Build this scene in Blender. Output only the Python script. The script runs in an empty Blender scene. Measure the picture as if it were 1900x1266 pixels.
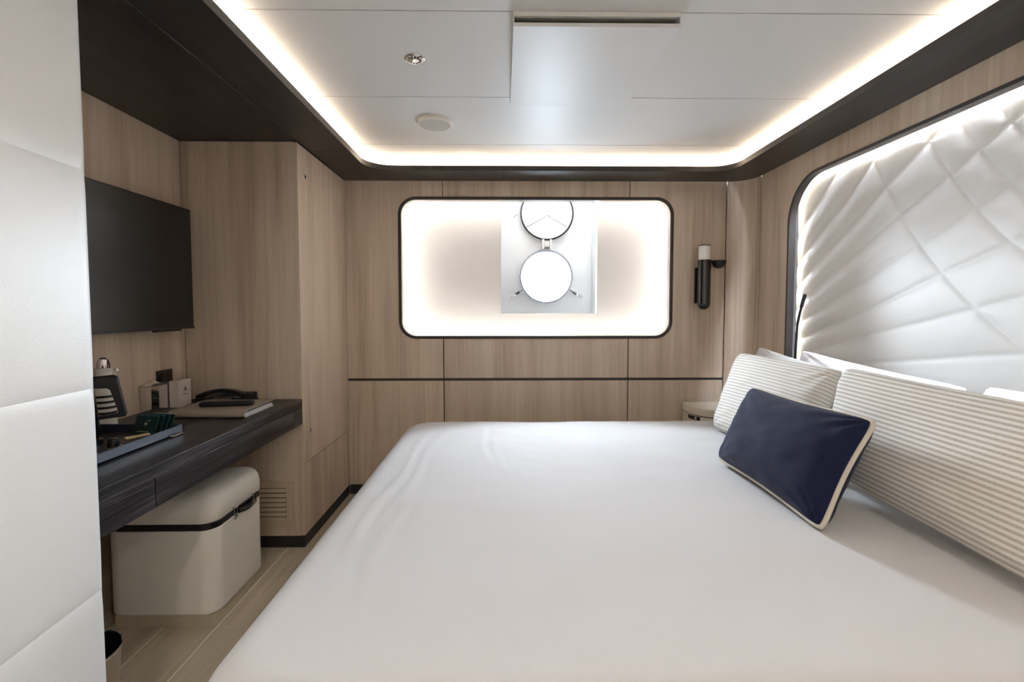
import bpy, bmesh, math, random
import numpy as np
from mathutils import Vector, Matrix, noise

random.seed(7)
PI = math.pi
sc = bpy.context.scene
COL = sc.collection

# ------------------------------------------------------------------ camera
cam_d = bpy.data.cameras.new('camera')
cam = bpy.data.objects.new('camera', cam_d)
COL.objects.link(cam)
cam_d.sensor_fit = 'HORIZONTAL'
cam_d.sensor_width = 36.0
cam_d.lens = 880.0 / 1900.0 * 36.0
cam_d.shift_x = (950 - 945.891) / 1900.0
cam_d.shift_y = (615.848 - 633.0) / 1900.0
cam_d.clip_start = 0.02
pitch, yaw, roll = 0.0479254, 0.0136925, -0.0005228
cp, sp, cyw, syw = math.cos(pitch), math.sin(pitch), math.cos(yaw), math.sin(yaw)
Ry = Matrix(((cyw, syw, 0), (-syw, cyw, 0), (0, 0, 1)))
fw = Ry @ Vector((0, cp, -sp)); up = Ry @ Vector((0, sp, cp)); rt = Ry @ Vector((1, 0, 0))
rt2 = rt * math.cos(roll) + up * math.sin(roll)
up2 = -rt * math.sin(roll) + up * math.cos(roll)
M = Matrix((rt2, up2, -fw)).transposed().to_4x4()
M.translation = Vector((0, 0, 1.22))
cam.matrix_world = M
sc.camera = cam

# ------------------------------------------------------------------ world, light levels, exposure
SKY = 200.0
COVE = 68.0
BOX = 31.0
HEAD = 6.0
FILL = 280.0
sc.view_settings.view_transform = 'Standard'
sc.view_settings.look = 'None'
sc.view_settings.gamma = 1.0
sc.view_settings.use_curve_mapping = False
sc.view_settings.exposure = 0.32
w = bpy.data.worlds.new('world')
sc.world = w
w.use_nodes = True
bg = w.node_tree.nodes['Background']
bg.inputs['Strength'].default_value = SKY
# hazy bright sky above the horizon, darker sea below it
_n = w.node_tree.nodes.new; _l = w.node_tree.links.new
_tc = _n('ShaderNodeTexCoord'); _sx = _n('ShaderNodeSeparateXYZ'); _cr = _n('ShaderNodeValToRGB'); _mr = _n('ShaderNodeMapRange')
_mr.inputs['From Min'].default_value = -1.0; _mr.inputs['From Max'].default_value = 1.0
_cr.color_ramp.elements[0].position = 0.488; _cr.color_ramp.elements[0].color = (0.155, 0.18, 0.21, 1)
_cr.color_ramp.elements[1].position = 0.504; _cr.color_ramp.elements[1].color = (0.80, 0.88, 1.0, 1)
_l(_tc.outputs['Generated'], _sx.inputs[0]); _l(_sx.outputs['Z'], _mr.inputs['Value']); _l(_mr.outputs[0], _cr.inputs[0]); _l(_cr.outputs[0], bg.inputs['Color'])
pd = bpy.data.lights.new('porthole_daylight', 'AREA')
pd.shape = 'DISK'; pd.size = 0.42
pd.cycles.is_portal = True
po = bpy.data.objects.new('porthole_daylight', pd)
COL.objects.link(po)
po.location = (0.314, 3.60, 1.456)
po.rotation_euler = (-PI / 2, 0, 0)      # faces into the cabin

# ------------------------------------------------------------------ helpers
def wpos(o):
    v = Vector((0, 0, 0))
    while o is not None:
        v += o.location; o = o.parent
    return v

def tag(o, label=None, cat=None, group=None, kind=None):
    if label: o['label'] = label
    if cat: o['category'] = cat
    if group: o['group'] = group
    if kind: o['kind'] = kind
    return o

def thing(name, loc, label=None, cat=None, group=None, kind=None, parent=None):
    o = bpy.data.objects.new(name, None)
    COL.objects.link(o)
    o.empty_display_size = 0.05
    if parent is not None:
        o.parent = parent
        o.location = Vector(loc) - wpos(parent)
    else:
        o.location = loc
    return tag(o, label, cat, group, kind)

class MB:
    """collects world-space geometry of ONE object"""
    def __init__(s): s.v = []; s.f = []; s.uv = None
    def add(s, verts, faces):
        n = len(s.v); s.v += [tuple(p) for p in verts]; s.f += [tuple(i + n for i in f) for f in faces]; return s
    def box(s, x0, x1, y0, y1, z0, z1, bev=0.0, seg=2):
        if bev <= 0:
            vs = [(x, y, z) for z in (z0, z1) for y in (y0, y1) for x in (x0, x1)]
            return s.add(vs, [(0, 2, 3, 1), (4, 5, 7, 6), (0, 1, 5, 4), (2, 6, 7, 3), (0, 4, 6, 2), (1, 3, 7, 5)])
        bm = bmesh.new()
        bmesh.ops.create_cube(bm, size=1)
        for q in bm.verts:
            q.co = ((x0 + x1) / 2 + q.co.x * (x1 - x0), (y0 + y1) / 2 + q.co.y * (y1 - y0), (z0 + z1) / 2 + q.co.z * (z1 - z0))
        bmesh.ops.bevel(bm, geom=bm.edges[:], offset=bev, segments=seg, profile=0.5, affect='EDGES')
        return s.bm(bm)
    def bm(s, bm, mat=None):
        bm.verts.index_update()
        vs = [(mat @ q.co) if mat else q.co.copy() for q in bm.verts]
        fs = [[q.index for q in f.verts] for f in bm.faces]
        bm.free()
        return s.add(vs, fs)
    def obox(s, c, ax, ay, az, hx, hy, hz, bev=0.0):
        t = MB().box(-hx, hx, -hy, hy, -hz, hz, bev)
        c, ax, ay, az = Vector(c), Vector(ax).normalized(), Vector(ay).normalized(), Vector(az).normalized()
        return s.add([c + ax * p[0] + ay * p[1] + az * p[2] for p in t.v], t.f)
    def prism(s, poly, axis, a, b):
        """poly: 2D points; axis 'z': (x,y), 'y': (x,z), 'x': (y,z); extruded a..b"""
        def P(p, t):
            return {'z': (p[0], p[1], t), 'y': (p[0], t, p[1]), 'x': (t, p[0], p[1])}[axis]
        n = len(poly)
        return s.add([P(p, a) for p in poly] + [P(p, b) for p in poly],
                     [tuple(range(n))[::-1], tuple(range(n, 2 * n))] + [(i, (i + 1) % n, n + (i + 1) % n, n + i) for i in range(n)])
    def loft(s, loops, cap0=True, cap1=True, closed=True):
        n = len(loops[0]); vs = [p for l in loops for p in l]; fs = []
        for k in range(len(loops) - 1):
            for i in range(n if closed else n - 1):
                j = (i + 1) % n
                fs.append((k * n + i, k * n + j, (k + 1) * n + j, (k + 1) * n + i))
        if cap0: fs.append(tuple(range(n))[::-1])
        if cap1: fs.append(tuple(range((len(loops) - 1) * n, len(loops) * n)))
        return s.add(vs, fs)
    def lathe(s, prof, c=(0, 0, 0), axis=(0, 0, 1), n=32, cap=True):
        """prof: (radius, height) list"""
        a = Vector(axis).normalized(); u = a.orthogonal().normalized(); v = a.cross(u); c = Vector(c)
        loops = [[c + a * h + (u * math.cos(2 * PI * i / n) + v * math.sin(2 * PI * i / n)) * max(r, 1e-5) for i in range(n)] for r, h in prof]
        return s.loft(loops, cap, cap)
    def tube(s, pts, r, n=10, closed=False):
        pts = [Vector(p) for p in pts]; m = len(pts); loops = []; u = None
        rr = r if isinstance(r, (list, tuple)) else [r] * m
        for i in range(m):
            a = pts[(i - 1) % m] if (closed or i > 0) else pts[i]
            b = pts[(i + 1) % m] if (closed or i < m - 1) else pts[i]
            t = (b - a).normalized()
            u = t.orthogonal().normalized() if u is None else (u - t * u.dot(t)).normalized()
            v = t.cross(u)
            loops.append([pts[i] + (u * math.cos(2 * PI * k / n) + v * math.sin(2 * PI * k / n)) * rr[i] for k in range(n)])
        if closed: return s.loft(loops + [loops[0]], False, False)
        return s.loft(loops, True, True)
    def build(s, name, mat, parent=None, smooth=True, angle=35, loc=None, subsurf=0):
        V = np.array(s.v, dtype=float)
        if parent is not None: base = wpos(parent)
        elif loc is not None: base = Vector(loc)
        else:
            mn, mx = V.min(0), V.max(0)
            base = Vector(((mn[0] + mx[0]) / 2, (mn[1] + mx[1]) / 2, mn[2]))
        me = bpy.data.meshes.new(name)
        me.from_pydata([tuple(q) for q in (V - np.array(base))], [], s.f)
        me.validate()
        bm = bmesh.new(); bm.from_mesh(me)
        bmesh.ops.remove_doubles(bm, verts=bm.verts, dist=1e-6)
        bmesh.ops.recalc_face_normals(bm, faces=bm.faces[:])
        big = [f for f in bm.faces if len(f.verts) > 6]
        if big: bmesh.ops.triangulate(bm, faces=big, ngon_method='EAR_CLIP')
        bm.to_mesh(me); bm.free()
        if mat is not None: me.materials.append(mat)
        if smooth:
            me.polygons.foreach_set('use_smooth', [True] * len(me.polygons))
            me.set_sharp_from_angle(angle=math.radians(angle))
        o = bpy.data.objects.new(name, me)
        COL.objects.link(o)
        if parent is not None: o.parent = parent
        else: o.location = base
        if smooth and angle < 60:
            o.modifiers.new('weighted', 'WEIGHTED_NORMAL').keep_sharp = True
        if subsurf:
            md = o.modifiers.new('s', 'SUBSURF'); md.levels = subsurf; md.render_levels = subsurf
        return o

def rrect(a0, a1, b0, b1, r, n=8):
    """rounded rectangle loop, counter-clockwise, starting bottom-right corner"""
    out = []
    for (ca, cb, s) in ((a1 - r, b0 + r, -PI / 2), (a1 - r, b1 - r, 0), (a0 + r, b1 - r, PI / 2), (a0 + r, b0 + r, PI)):
        for i in range(n + 1):
            t = s + i * PI / 2 / n
            out.append((ca + r * math.cos(t), cb + r * math.sin(t)))
    return out

def ring_prism(mb, outer, inner, axis, a, b):
    """solid frame between two loops of the same count"""
    def P(p, t):
        return {'z': (p[0], p[1], t), 'y': (p[0], t, p[1]), 'x': (t, p[0], p[1])}[axis]
    n = len(outer)
    vs = [P(p, a) for p in outer] + [P(p, a) for p in inner] + [P(p, b) for p in outer] + [P(p, b) for p in inner]
    fs = []
    for i in range(n):
        j = (i + 1) % n
        fs += [(i, j, n + j, n + i), (2 * n + i, 3 * n + i, 3 * n + j, 2 * n + j), (i, 2 * n + i, 2 * n + j, j), (n + i, n + j, 3 * n + j, 3 * n + i)]
    mb.add(vs, fs)
    return mb

def rect_around(inner, a0, a1, b0, b1):
    """for every point of an inner loop a point on the outer rectangle, corners kept"""
    ca = sum(p[0] for p in inner) / len(inner); cb = sum(p[1] for p in inner) / len(inner)
    out = []
    for p in inner:
        da, db = p[0] - ca, p[1] - cb
        t = min([(a1 - ca) / da if da > 0 else 1e9, (a0 - ca) / da if da < 0 else 1e9, (b1 - cb) / db if db > 0 else 1e9, (b0 - cb) / db if db < 0 else 1e9])
        out.append([ca + da * t, cb + db * t])
    for (qa, qb) in ((a0, b0), (a0, b1), (a1, b0), (a1, b1)):
        k = min(range(len(out)), key=lambda i: abs(math.atan2(out[i][1] - cb, out[i][0] - ca) - math.atan2(qb - cb, qa - ca)))
        out[k] = [qa, qb]
    return [tuple(p) for p in out]

# ------------------------------------------------------------------ materials
def new_mat(name):
    m = bpy.data.materials.new(name); m.use_nodes = True
    nt = m.node_tree
    return m, nt, nt.nodes['Principled BSDF']

def srgb(r, g, b):
    return tuple(((c / 255) / 12.92 if c / 255 <= 0.04045 else ((c / 255 + 0.055) / 1.055) ** 2.4) for c in (r, g, b)) + (1,)

def plain(name, col, rough=0.5, metal=0.0, spec=0.5, bump=None, coat=0.0):
    m, nt, b = new_mat(name)
    b.inputs['Base Color'].default_value = col
    b.inputs['Roughness'].default_value = rough
    b.inputs['Metallic'].default_value = metal
    b.inputs['Specular IOR Level'].default_value = spec
    b.inputs['Coat Weight'].default_value = coat
    if bump:
        scale, strength, dist = bump
        g = nt.nodes.new('ShaderNodeNewGeometry')
        n = nt.nodes.new('ShaderNodeTexNoise'); n.inputs['Scale'].default_value = scale; n.inputs['Detail'].default_value = 3
        bp = nt.nodes.new('ShaderNodeBump'); bp.inputs['Strength'].default_value = strength; bp.inputs['Distance'].default_value = dist
        nt.links.new(g.outputs['Position'], n.inputs['Vector'])
        nt.links.new(n.outputs['Fac'], bp.inputs['Height'])
        nt.links.new(bp.outputs['Normal'], b.inputs['Normal'])
    return m

def wood(name, c_dark, c_mid, c_light, axis, scale, rough, bump=0.15, spec=0.4, ring=1.0):
    """veneer: grain runs along axis"""
    m, nt, b = new_mat(name)
    L = nt.links.new; N = nt.nodes.new
    g = N('ShaderNodeNewGeometry'); oi = N('ShaderNodeObjectInfo')
    off = N('ShaderNodeVectorMath'); off.operation = 'MULTIPLY_ADD'
    cmb = N('ShaderNodeCombineXYZ')
    for i in range(3): L(oi.outputs['Random'], cmb.inputs[i])
    off.inputs[1].default_value = (7.3, 5.1, 9.7)
    L(cmb.outputs[0], off.inputs[0]); L(g.outputs['Position'], off.inputs[2])
    mp = N('ShaderNodeMapping')
    sv = [scale, scale, scale]; sv['xyz'.index(axis)] = scale * 0.055
    mp.inputs['Scale'].default_value = sv
    L(off.outputs[0], mp.inputs['Vector'])
    n1 = N('ShaderNodeTexNoise'); n1.inputs['Scale'].default_value = 1.0; n1.inputs['Detail'].default_value = 6; n1.inputs['Roughness'].default_value = 0.62; n1.inputs['Distortion'].default_value = 0.6
    L(mp.outputs[0], n1.inputs['Vector'])
    mp2 = N('ShaderNodeMapping')
    sv2 = [scale * 9, scale * 9, scale * 9]; sv2['xyz'.index(axis)] = scale * 0.22
    mp2.inputs['Scale'].default_value = sv2
    L(off.outputs[0], mp2.inputs['Vector'])
    n2 = N('ShaderNodeTexNoise'); n2.inputs['Scale'].default_value = 1.0; n2.inputs['Detail'].default_value = 3
    L(mp2.outputs[0], n2.inputs['Vector'])
    mx = N('ShaderNodeMath'); mx.operation = 'MULTIPLY_ADD'; mx.inputs[1].default_value = 0.35 * ring
    L(n2.outputs['Fac'], mx.inputs[0]); L(n1.outputs['Fac'], mx.inputs[2])
    cr = N('ShaderNodeValToRGB')
    e = cr.color_ramp.elements
    e[0].position = 0.50; e[0].color = c_dark
    e[1].position = 0.86; e[1].color = c_light
    k = e.new(0.66); k.color = c_mid
    L(mx.outputs[0], cr.inputs[0])
    L(cr.outputs[0], b.inputs['Base Color'])
    b.inputs['Roughness'].default_value = rough
    b.inputs['Specular IOR Level'].default_value = spec
    bp = N('ShaderNodeBump'); bp.inputs['Strength'].default_value = bump; bp.inputs['Distance'].default_value = 0.0015
    L(n2.outputs['Fac'], bp.inputs['Height']); L(bp.outputs['Normal'], b.inputs['Normal'])
    return m

def leather(name, col, rough=0.42, scale=420, strength=0.25):
    m, nt, b = new_mat(name)
    L = nt.links.new; N = nt.nodes.new
    g = N('ShaderNodeNewGeometry')
    v = N('ShaderNodeTexVoronoi'); v.inputs['Scale'].default_value = scale
    L(g.outputs['Position'], v.inputs['Vector'])
    bp = N('ShaderNodeBump'); bp.inputs['Strength'].default_value = strength; bp.inputs['Distance'].default_value = 0.0008
    L(v.outputs['Distance'], bp.inputs['Height']); L(bp.outputs['Normal'], b.inputs['Normal'])
    b.inputs['Base Color'].default_value = col
    b.inputs['Roughness'].default_value = rough
    b.inputs['Specular IOR Level'].default_value = 0.45
    return m

def emit(name, col, s):
    m = bpy.data.materials.new(name); m.use_nodes = True
    nt = m.node_tree; nt.nodes.clear()
    e = nt.nodes.new('ShaderNodeEmission'); o = nt.nodes.new('ShaderNodeOutputMaterial')
    e.inputs['Color'].default_value = col; e.inputs['Strength'].default_value = s
    nt.links.new(e.outputs[0], o.inputs['Surface'])
    return m

def weave(name, kind, c0, c1, stripes=20, su=300, sv=200, rough=0.9):
    """woven cloth in the cushion's own UV: 'stripe' or 'plain'"""
    m, nt, b = new_mat(name)
    L = nt.links.new; N = nt.nodes.new
    uv = N('ShaderNodeUVMap'); sep = N('ShaderNodeSeparateXYZ')
    L(uv.outputs[0], sep.inputs[0])
    def math_(op, a, c):
        q = N('ShaderNodeMath'); q.operation = op
        for i, z in enumerate((a, c)):
            if z is None: continue
            if isinstance(z, (int, float)): q.inputs[i].default_value = z
            else: L(z, q.inputs[i])
        return q.outputs[0]
    a = math_('SINE', math_('MULTIPLY', sep.outputs[0], su * 2 * PI), None)
    c = math_('SINE', math_('MULTIPLY', sep.outputs[1], sv * 2 * PI), None)
    wv = math_('MULTIPLY', a, c)
    nz = N('ShaderNodeTexNoise'); nz.inputs['Scale'].default_value = 1.0; nz.inputs['Detail'].default_value = 2
    mp = N('ShaderNodeMapping'); mp.inputs['Scale'].default_value = (su * 0.9, sv * 0.9, 1)
    L(uv.outputs[0], mp.inputs['Vector']); L(mp.outputs[0], nz.inputs['Vector'])
    wv01 = math_('ADD', math_('MULTIPLY', wv, 0.30), nz.outputs['Fac'])
    if kind == 'stripe':
        s = math_('SINE', math_('MULTIPLY', sep.outputs[1], stripes * 2 * PI), None)
        ss = N('ShaderNodeMapRange'); ss.interpolation_type = 'SMOOTHSTEP'
        ss.inputs['From Min'].default_value = -0.35; ss.inputs['From Max'].default_value = 0.45
        L(s, ss.inputs['Value'])
        fac = math_('MULTIPLY', ss.outputs[0], math_('ADD', math_('MULTIPLY', wv01, 0.9), 0.30))
    else:
        fac = wv01
    fac_n = N('ShaderNodeClamp'); L(fac, fac_n.inputs[0])
    mx = N('ShaderNodeMix'); mx.data_type = 'RGBA'
    mx.inputs['A'].default_value = c0; mx.inputs['B'].default_value = c1
    L(fac_n.outputs[0], mx.inputs['Factor']); L(mx.outputs['Result'], b.inputs['Base Color'])
    bp = N('ShaderNodeBump'); bp.inputs['Strength'].default_value = 0.35; bp.inputs['Distance'].default_value = 0.001
    L(wv01, bp.inputs['Height']); L(bp.outputs['Normal'], b.inputs['Normal'])
    b.inputs['Roughness'].default_value = rough
    b.inputs['Specular IOR Level'].default_value = 0.15
    b.inputs['Sheen Weight'].default_value = 0.08
    return m

def glass_mat(name):
    m = bpy.data.materials.new(name); m.use_nodes = True
    nt = m.node_tree; nt.nodes.clear()
    N = nt.nodes.new; L = nt.links.new
    o = N('ShaderNodeOutputMaterial'); t = N('ShaderNodeBsdfTransparent'); g = N('ShaderNodeBsdfGlossy'); mx = N('ShaderNodeMixShader'); fr = N('ShaderNodeFresnel')
    t.inputs['Color'].default_value = (0.96, 0.98, 0.98, 1); g.inputs['Roughness'].default_value = 0.02
    fr.inputs['IOR'].default_value = 1.45
    L(fr.outputs[0], mx.inputs[0]); L(t.outputs[0], mx.inputs[1]); L(g.outputs[0], mx.inputs[2]); L(mx.outputs[0], o.inputs['Surface'])
    return m

OAK = wood('oak_veneer', srgb(180, 160, 140), srgb(202, 183, 163), srgb(217, 200, 181), 'z', 7.0, 0.42, 0.10)
WENGE = wood('wenge_along', srgb(15, 14, 15), srgb(36, 33, 35), srgb(78, 74, 78), 'y', 22.0, 0.36, 0.8, spec=0.4)
SOFFIT = wood('wenge_soffit', srgb(32, 29, 28), srgb(41, 38, 36), srgb(52, 48, 45), 'y', 14.0, 0.40, 0.2, spec=0.35)
FLOORM = wood('floor_plank', srgb(186, 171, 148), srgb(206, 191, 168), srgb(220, 206, 184), 'y', 9.0, 0.40, 0.15)
SEAM = plain('floor_seam', srgb(246, 238, 218), 0.6)
WHITE = plain('white_lacquer', (0.78, 0.77, 0.76, 1), 0.22, spec=0.5)
CEILM = plain('ceiling_white', (0.72, 0.715, 0.71, 1), 0.42, spec=0.14)
BOXW = plain('lightbox_white', (0.80, 0.77, 0.75, 1), 0.55)
HULLW = plain('hull_paint', (0.80, 0.82, 0.84, 1), 0.35)
DARKGAP = plain('joint_dark', srgb(34, 27, 23), 0.9)
BLACK = plain('black_satin', srgb(18, 18, 20), 0.35)
BLACKG = plain('black_gloss', srgb(12, 12, 13), 0.12, spec=0.6)
FRAME = plain('bronze_black', srgb(44, 38, 34), 0.55)
PLINTH = plain('plinth_black', srgb(30, 31, 34), 0.5)
LEATHER = leather('white_leather', (0.80, 0.80, 0.79, 1), 0.45)
QUILT = leather('quilt_leather', (0.84, 0.83, 0.815, 1), 0.48, 500, 0.12)
CREAM = leather('cream_leather', srgb(247, 243, 235), 0.40, 500, 0.2)
CREAMD = plain('cream_lacquer', srgb(234, 224, 206), 0.45)
CHROME = plain('chrome', (0.82, 0.82, 0.83, 1), 0.08, metal=1.0)
STEEL = plain('brushed_steel', (0.55, 0.53, 0.50, 1), 0.28, metal=1.0)
COTTON = plain('white_cotton', (0.66, 0.65, 0.655, 1), 0.85, spec=0.15, bump=(90, 0.10, 0.003))
COTTONP = plain('white_pillowcase', (0.82, 0.81, 0.80, 1), 0.85, spec=0.15, bump=(60, 0.15, 0.003))
STRIPE = weave('striped_cloth', 'stripe', (0.78, 0.75, 0.70, 1), (0.42, 0.365, 0.30, 1), 27, 150, 110)
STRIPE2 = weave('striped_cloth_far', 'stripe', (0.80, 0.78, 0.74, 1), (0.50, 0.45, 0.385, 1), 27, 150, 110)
NAVY = weave('navy_cloth', 'plain', srgb(13, 16, 32), srgb(30, 36, 68), 1, 95, 60)
CREAMPIPE = plain('cream_piping', srgb(205, 196, 180), 0.9, bump=(400, 0.5, 0.001))
COVE_M = emit('cove_led', (1.0, 0.81, 0.60, 1), COVE)
BOX_M = emit('lightbox_led', (1.0, 0.95, 0.88, 1), BOX)
HEAD_M = emit('headboard_led', (1.0, 0.86, 0.64, 1), HEAD)
GLASS = glass_mat('pane_glass')

# ------------------------------------------------------------------ the setting
XL, XC, XR, YB, ZS, ZC = -1.59, -1.015, 1.60, 3.105, 2.045, 2.13
YN = -1.0

# floor planks along Y
fl = thing('floor', (0, 0, 0), kind='structure')
MB().box(XL - 0.05, XR + 0.05, YN, YB + 0.05, -0.04, -0.0008).build('seam_bed', SEAM, fl, False)
edges = [XL - 0.03, -1.508, -1.305, -1.102, -0.899, -0.696, -0.493, -0.29, 0.15, 0.6, 1.05, 1.63]
for i in range(len(edges) - 1):
    cuts = [YN]
    y = 2.333 - (0.0 if i % 2 == 0 else 0.55) - (0 if i == 2 else 0)
    cuts += [y - 1.4, y] if i != 2 else [0.93, 2.333]
    cuts += [YB]
    cuts = sorted(c for c in cuts if YN <= c <= YB)
    for a, b in zip(cuts[:-1], cuts[1:]):
        MB().box(edges[i] + 0.003, edges[i + 1] - 0.003, a + 0.001, b - 0.001, -0.02, 0.0, 0.0006, 1).build('plank', FLOORM, fl, False)

# ceiling panels
ce = thing('ceiling', (0, 0, ZC), kind='structure')
MB().box(XL - 0.05, XR + 0.05, YN, YB + 0.0, ZC + 0.014, ZC + 0.05).build('backing', DARKGAP, ce, False)
js = [YN, -0.28, 0.31, 0.90, 1.497, 2.087, 2.675, YB - 0.004]
for a, b in zip(js[:-1], js[1:]):
    MB().box(XL, XR, a + 0.0022, b - 0.0022, ZC, ZC + 0.013, 0.0012, 2).build('panel', CEILM, ce)

# dark dropped soffit (trim_1): niche panel, and the U-shaped band with its rounded lip
tr = thing('trim_1', (0, 0, ZS), kind='structure')
def arc(cx, cy, r, t0, t1, n=14):
    return [(cx + r * math.cos(t0 + (t1 - t0) * i / n), cy + r * math.sin(t0 + (t1 - t0) * i / n)) for i in range(n + 1)]
MB().box(XL, -1.0075, 1.05, 2.389, ZS, ZS + 0.03, 0.001, 1).build('panel', SOFFIT, tr)
MB().box(XL, -1.0075, YN, 1.048, ZS, ZS + 0.03, 0.001, 1).build('panel', SOFFIT, tr)
XI, XJ, YI = -0.803, 1.375, 2.875
band_l = [(-1.006, YN), (-0.803, YN), (XI, 2.532), (-1.006, 2.532)]
MB().prism(band_l, 'z', ZS, ZS + 0.03).build('panel', SOFFIT, tr)
RL, RR = 0.16, 0.13
inner = arc(XI + RL, YI - RL, RL, PI, PI / 2) + arc(XJ - RR, YI - RR, RR, PI / 2, 0)
outer_r = arc(1.453, 2.955, 0.147, 0, PI / 2)
band_b = [(XI, 2.5335)] + inner + [(XJ, YN), (XR, YN)] + outer_r + [(-1.006, YB), (-1.006, 2.5335)]
MB().prism(band_b, 'z', ZS, ZS + 0.03).build('panel', SOFFIT, tr)
MB().box(XL, -1.006, 2.39, YB, ZS + 0.002, ZS + 0.03).build('panel', SOFFIT, tr, False)

# cove LED strip on the soffit ledge
def offset_path(d):
    p = [(XI - d, YN + 0.05)]
    p += arc(XI + RL, YI - RL, RL + d, PI, PI / 2) + arc(XJ - RR, YI - RR, RR + d, PI / 2, 0)
    p += [(XJ + d, YN + 0.05)]
    return p
pin, pout = offset_path(0.036), offset_path(0.048)
lt = thing('led_strip', (0.3, 1.0, ZS + 0.03), 'warm white LED strip glowing along the ceiling cove above the dark soffit', 'light')
led = MB(); loops = []
for a, b in zip(pin, pout):
    loops.append([(a[0], a[1], ZS + 0.0305), (b[0], b[1], ZS + 0.0305), (b[0], b[1], ZS + 0.0385), (a[0], a[1], ZS + 0.0385)])
led.loft(loops); led.build('profile', BLACK, lt, False)
led = MB(); loops = []
for a, b in zip(pin, pout):
    loops.append([(a[0] * 0.9 + b[0] * 0.1, a[1] * 0.9 + b[1] * 0.1, ZS + 0.039), (a[0] * 0.1 + b[0] * 0.9, a[1] * 0.1 + b[1] * 0.9, ZS + 0.039)])
led.loft(loops, False, False, False); led.build('diffuser', COVE_M, lt, False)
ra_, rb_ = offset_path(0.058), offset_path(0.066)
led = MB(); loops = []
for a, b in zip(ra_, rb_):
    loops.append([(a[0], a[1], ZS + 0.0302), (b[0], b[1], ZS + 0.0302), (b[0], b[1], ZC - 0.0002), (a[0], a[1], ZC - 0.0002)])
led.loft(loops); led.build('cove_riser', BOXW, tr, True, 30)

# walls
def panel_box(parent, x0, x1, y0, y1, z0, z1, mat=OAK, bev=0.0008):
    return MB().box(x0, x1, y0, y1, z0, z1, bev, 1).build('panel', mat, parent, False)

WX0, WX1, WZ0, WZ1, WR = -0.670, 1.101, 1.034, 1.935, 0.105
g = 0.003
wb = thing('wall_back', (0, YB, 0), kind='structure')
op = rrect(WX0, WX1, WZ0, WZ1, WR, 8)
bk = MB(); ring_prism(bk, rect_around(op, -1.62, 1.47, 0.0, 2.13), op, 'y', YB + 0.014, YB + 0.05)
bk.build('joint_backing', DARKGAP, wb, False)
S1, S2, S3 = -0.391, 0.823, 1.453
ZR0, ZR1 = 0.750, 0.766
def cut_arc(x, z, s): pass
# upper left panel with the window's rounded end cut out
ll = [p for p in op if p[0] <= WX0 + WR + 1e-6]
top_l = sorted([p for p in ll if p[1] > 1.5], key=lambda p: p[0], reverse=True)
bot_l = sorted([p for p in ll if p[1] < 1.5], key=lambda p: p[0])
poly = [(-1.60, ZR1), (S1 - g, ZR1), (S1 - g, WZ0)] + bot_l[::-1][:0] + sorted(bot_l, key=lambda p: -p[0]) + sorted(top_l, key=lambda p: p[1]) + [(S1 - g, WZ1), (S1 - g, ZS), (-1.60, ZS)]
MB().prism(poly, 'y', YB, YB + 0.013).build('panel', OAK, wb, False)
rl = [p for p in op if p[0] >= WX1 - WR - 1e-6]
top_r = sorted([p for p in rl if p[1] > 1.5], key=lambda p: -p[1])
bot_r = sorted([p for p in rl if p[1] < 1.5], key=lambda p: p[0])
poly = [(S2 + g, WZ0), (S2 + g, ZR1), (S3 - g, ZR1), (S3 - g, ZS), (S2 + g, ZS), (S2 + g, WZ1)] + sorted(top_r, key=lambda p: p[0]) + sorted(bot_r, key=lambda p: -p[0])
MB().prism(poly, 'y', YB, YB + 0.013).build('panel', OAK, wb, False)
panel_box(wb, S1 + g, S2 - g, YB, YB + 0.013, WZ1, ZS + 0.03)
panel_box(wb, S1 + g, S2 - g, YB, YB + 0.013, ZR1, WZ0)
for a, b in ((-1.60, S1 - g), (S1 + g, S2 - g), (S2 + g, S3 - g)):
    panel_box(wb, a, b, YB, YB + 0.013, 0.0, ZR0)
# curved corner panel
cpn = MB(); o_, i_ = arc(1.453, 2.955, 0.163, 0.03, PI / 2 - 0.03, 18), arc(1.453, 2.955, 0.147, 0.03, PI / 2 - 0.03, 18)
cpn.prism(o_ + i_[::-1], 'z', 0.0, ZS).build('panel', OAK, wb, True)
MB().prism(arc(1.453, 2.955, 0.20, -0.1, PI / 2 + 0.1, 18) + arc(1.453, 2.955, 0.1632, -0.1, PI / 2 + 0.1, 18)[::-1], 'z', 0.0, ZC).build('joint_backing', DARKGAP, wb, False)
t2 = MB().box(XC + 0.002, 1.45, YB - 0.004, YB + 0.012, ZR0, ZR1, 0.0015, 1).build('trim_2', FRAME)
tag(t2, kind='structure')
tag(MB().box(XC + 0.004, 1.45, YB - 0.012, YB - 0.0005, 0, 0.06, 0.001, 1).build('baseboard_back', PLINTH), kind='structure')

# right wall with the headboard recess
HY0, HY1, HZ0, HZ1, HR = 0.69, 2.655, 0.40, 1.925, 0.235
wr = thing('wall_right', (XR, 1.0, 0), kind='structure')
hop = rrect(HY0, HY1, HZ0, HZ1, HR, 12)
pm = MB(); ring_prism(pm, rect_around(hop, YN, 2.955 - g, 0.0, ZS), hop, 'x', XR, XR + 0.016)
pm.build('panel', OAK, wr, False)
MB().box(XR + 0.10, XR + 0.13, YN, 3.2, 0, ZC).build('backing', DARKGAP, wr, False)

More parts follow.
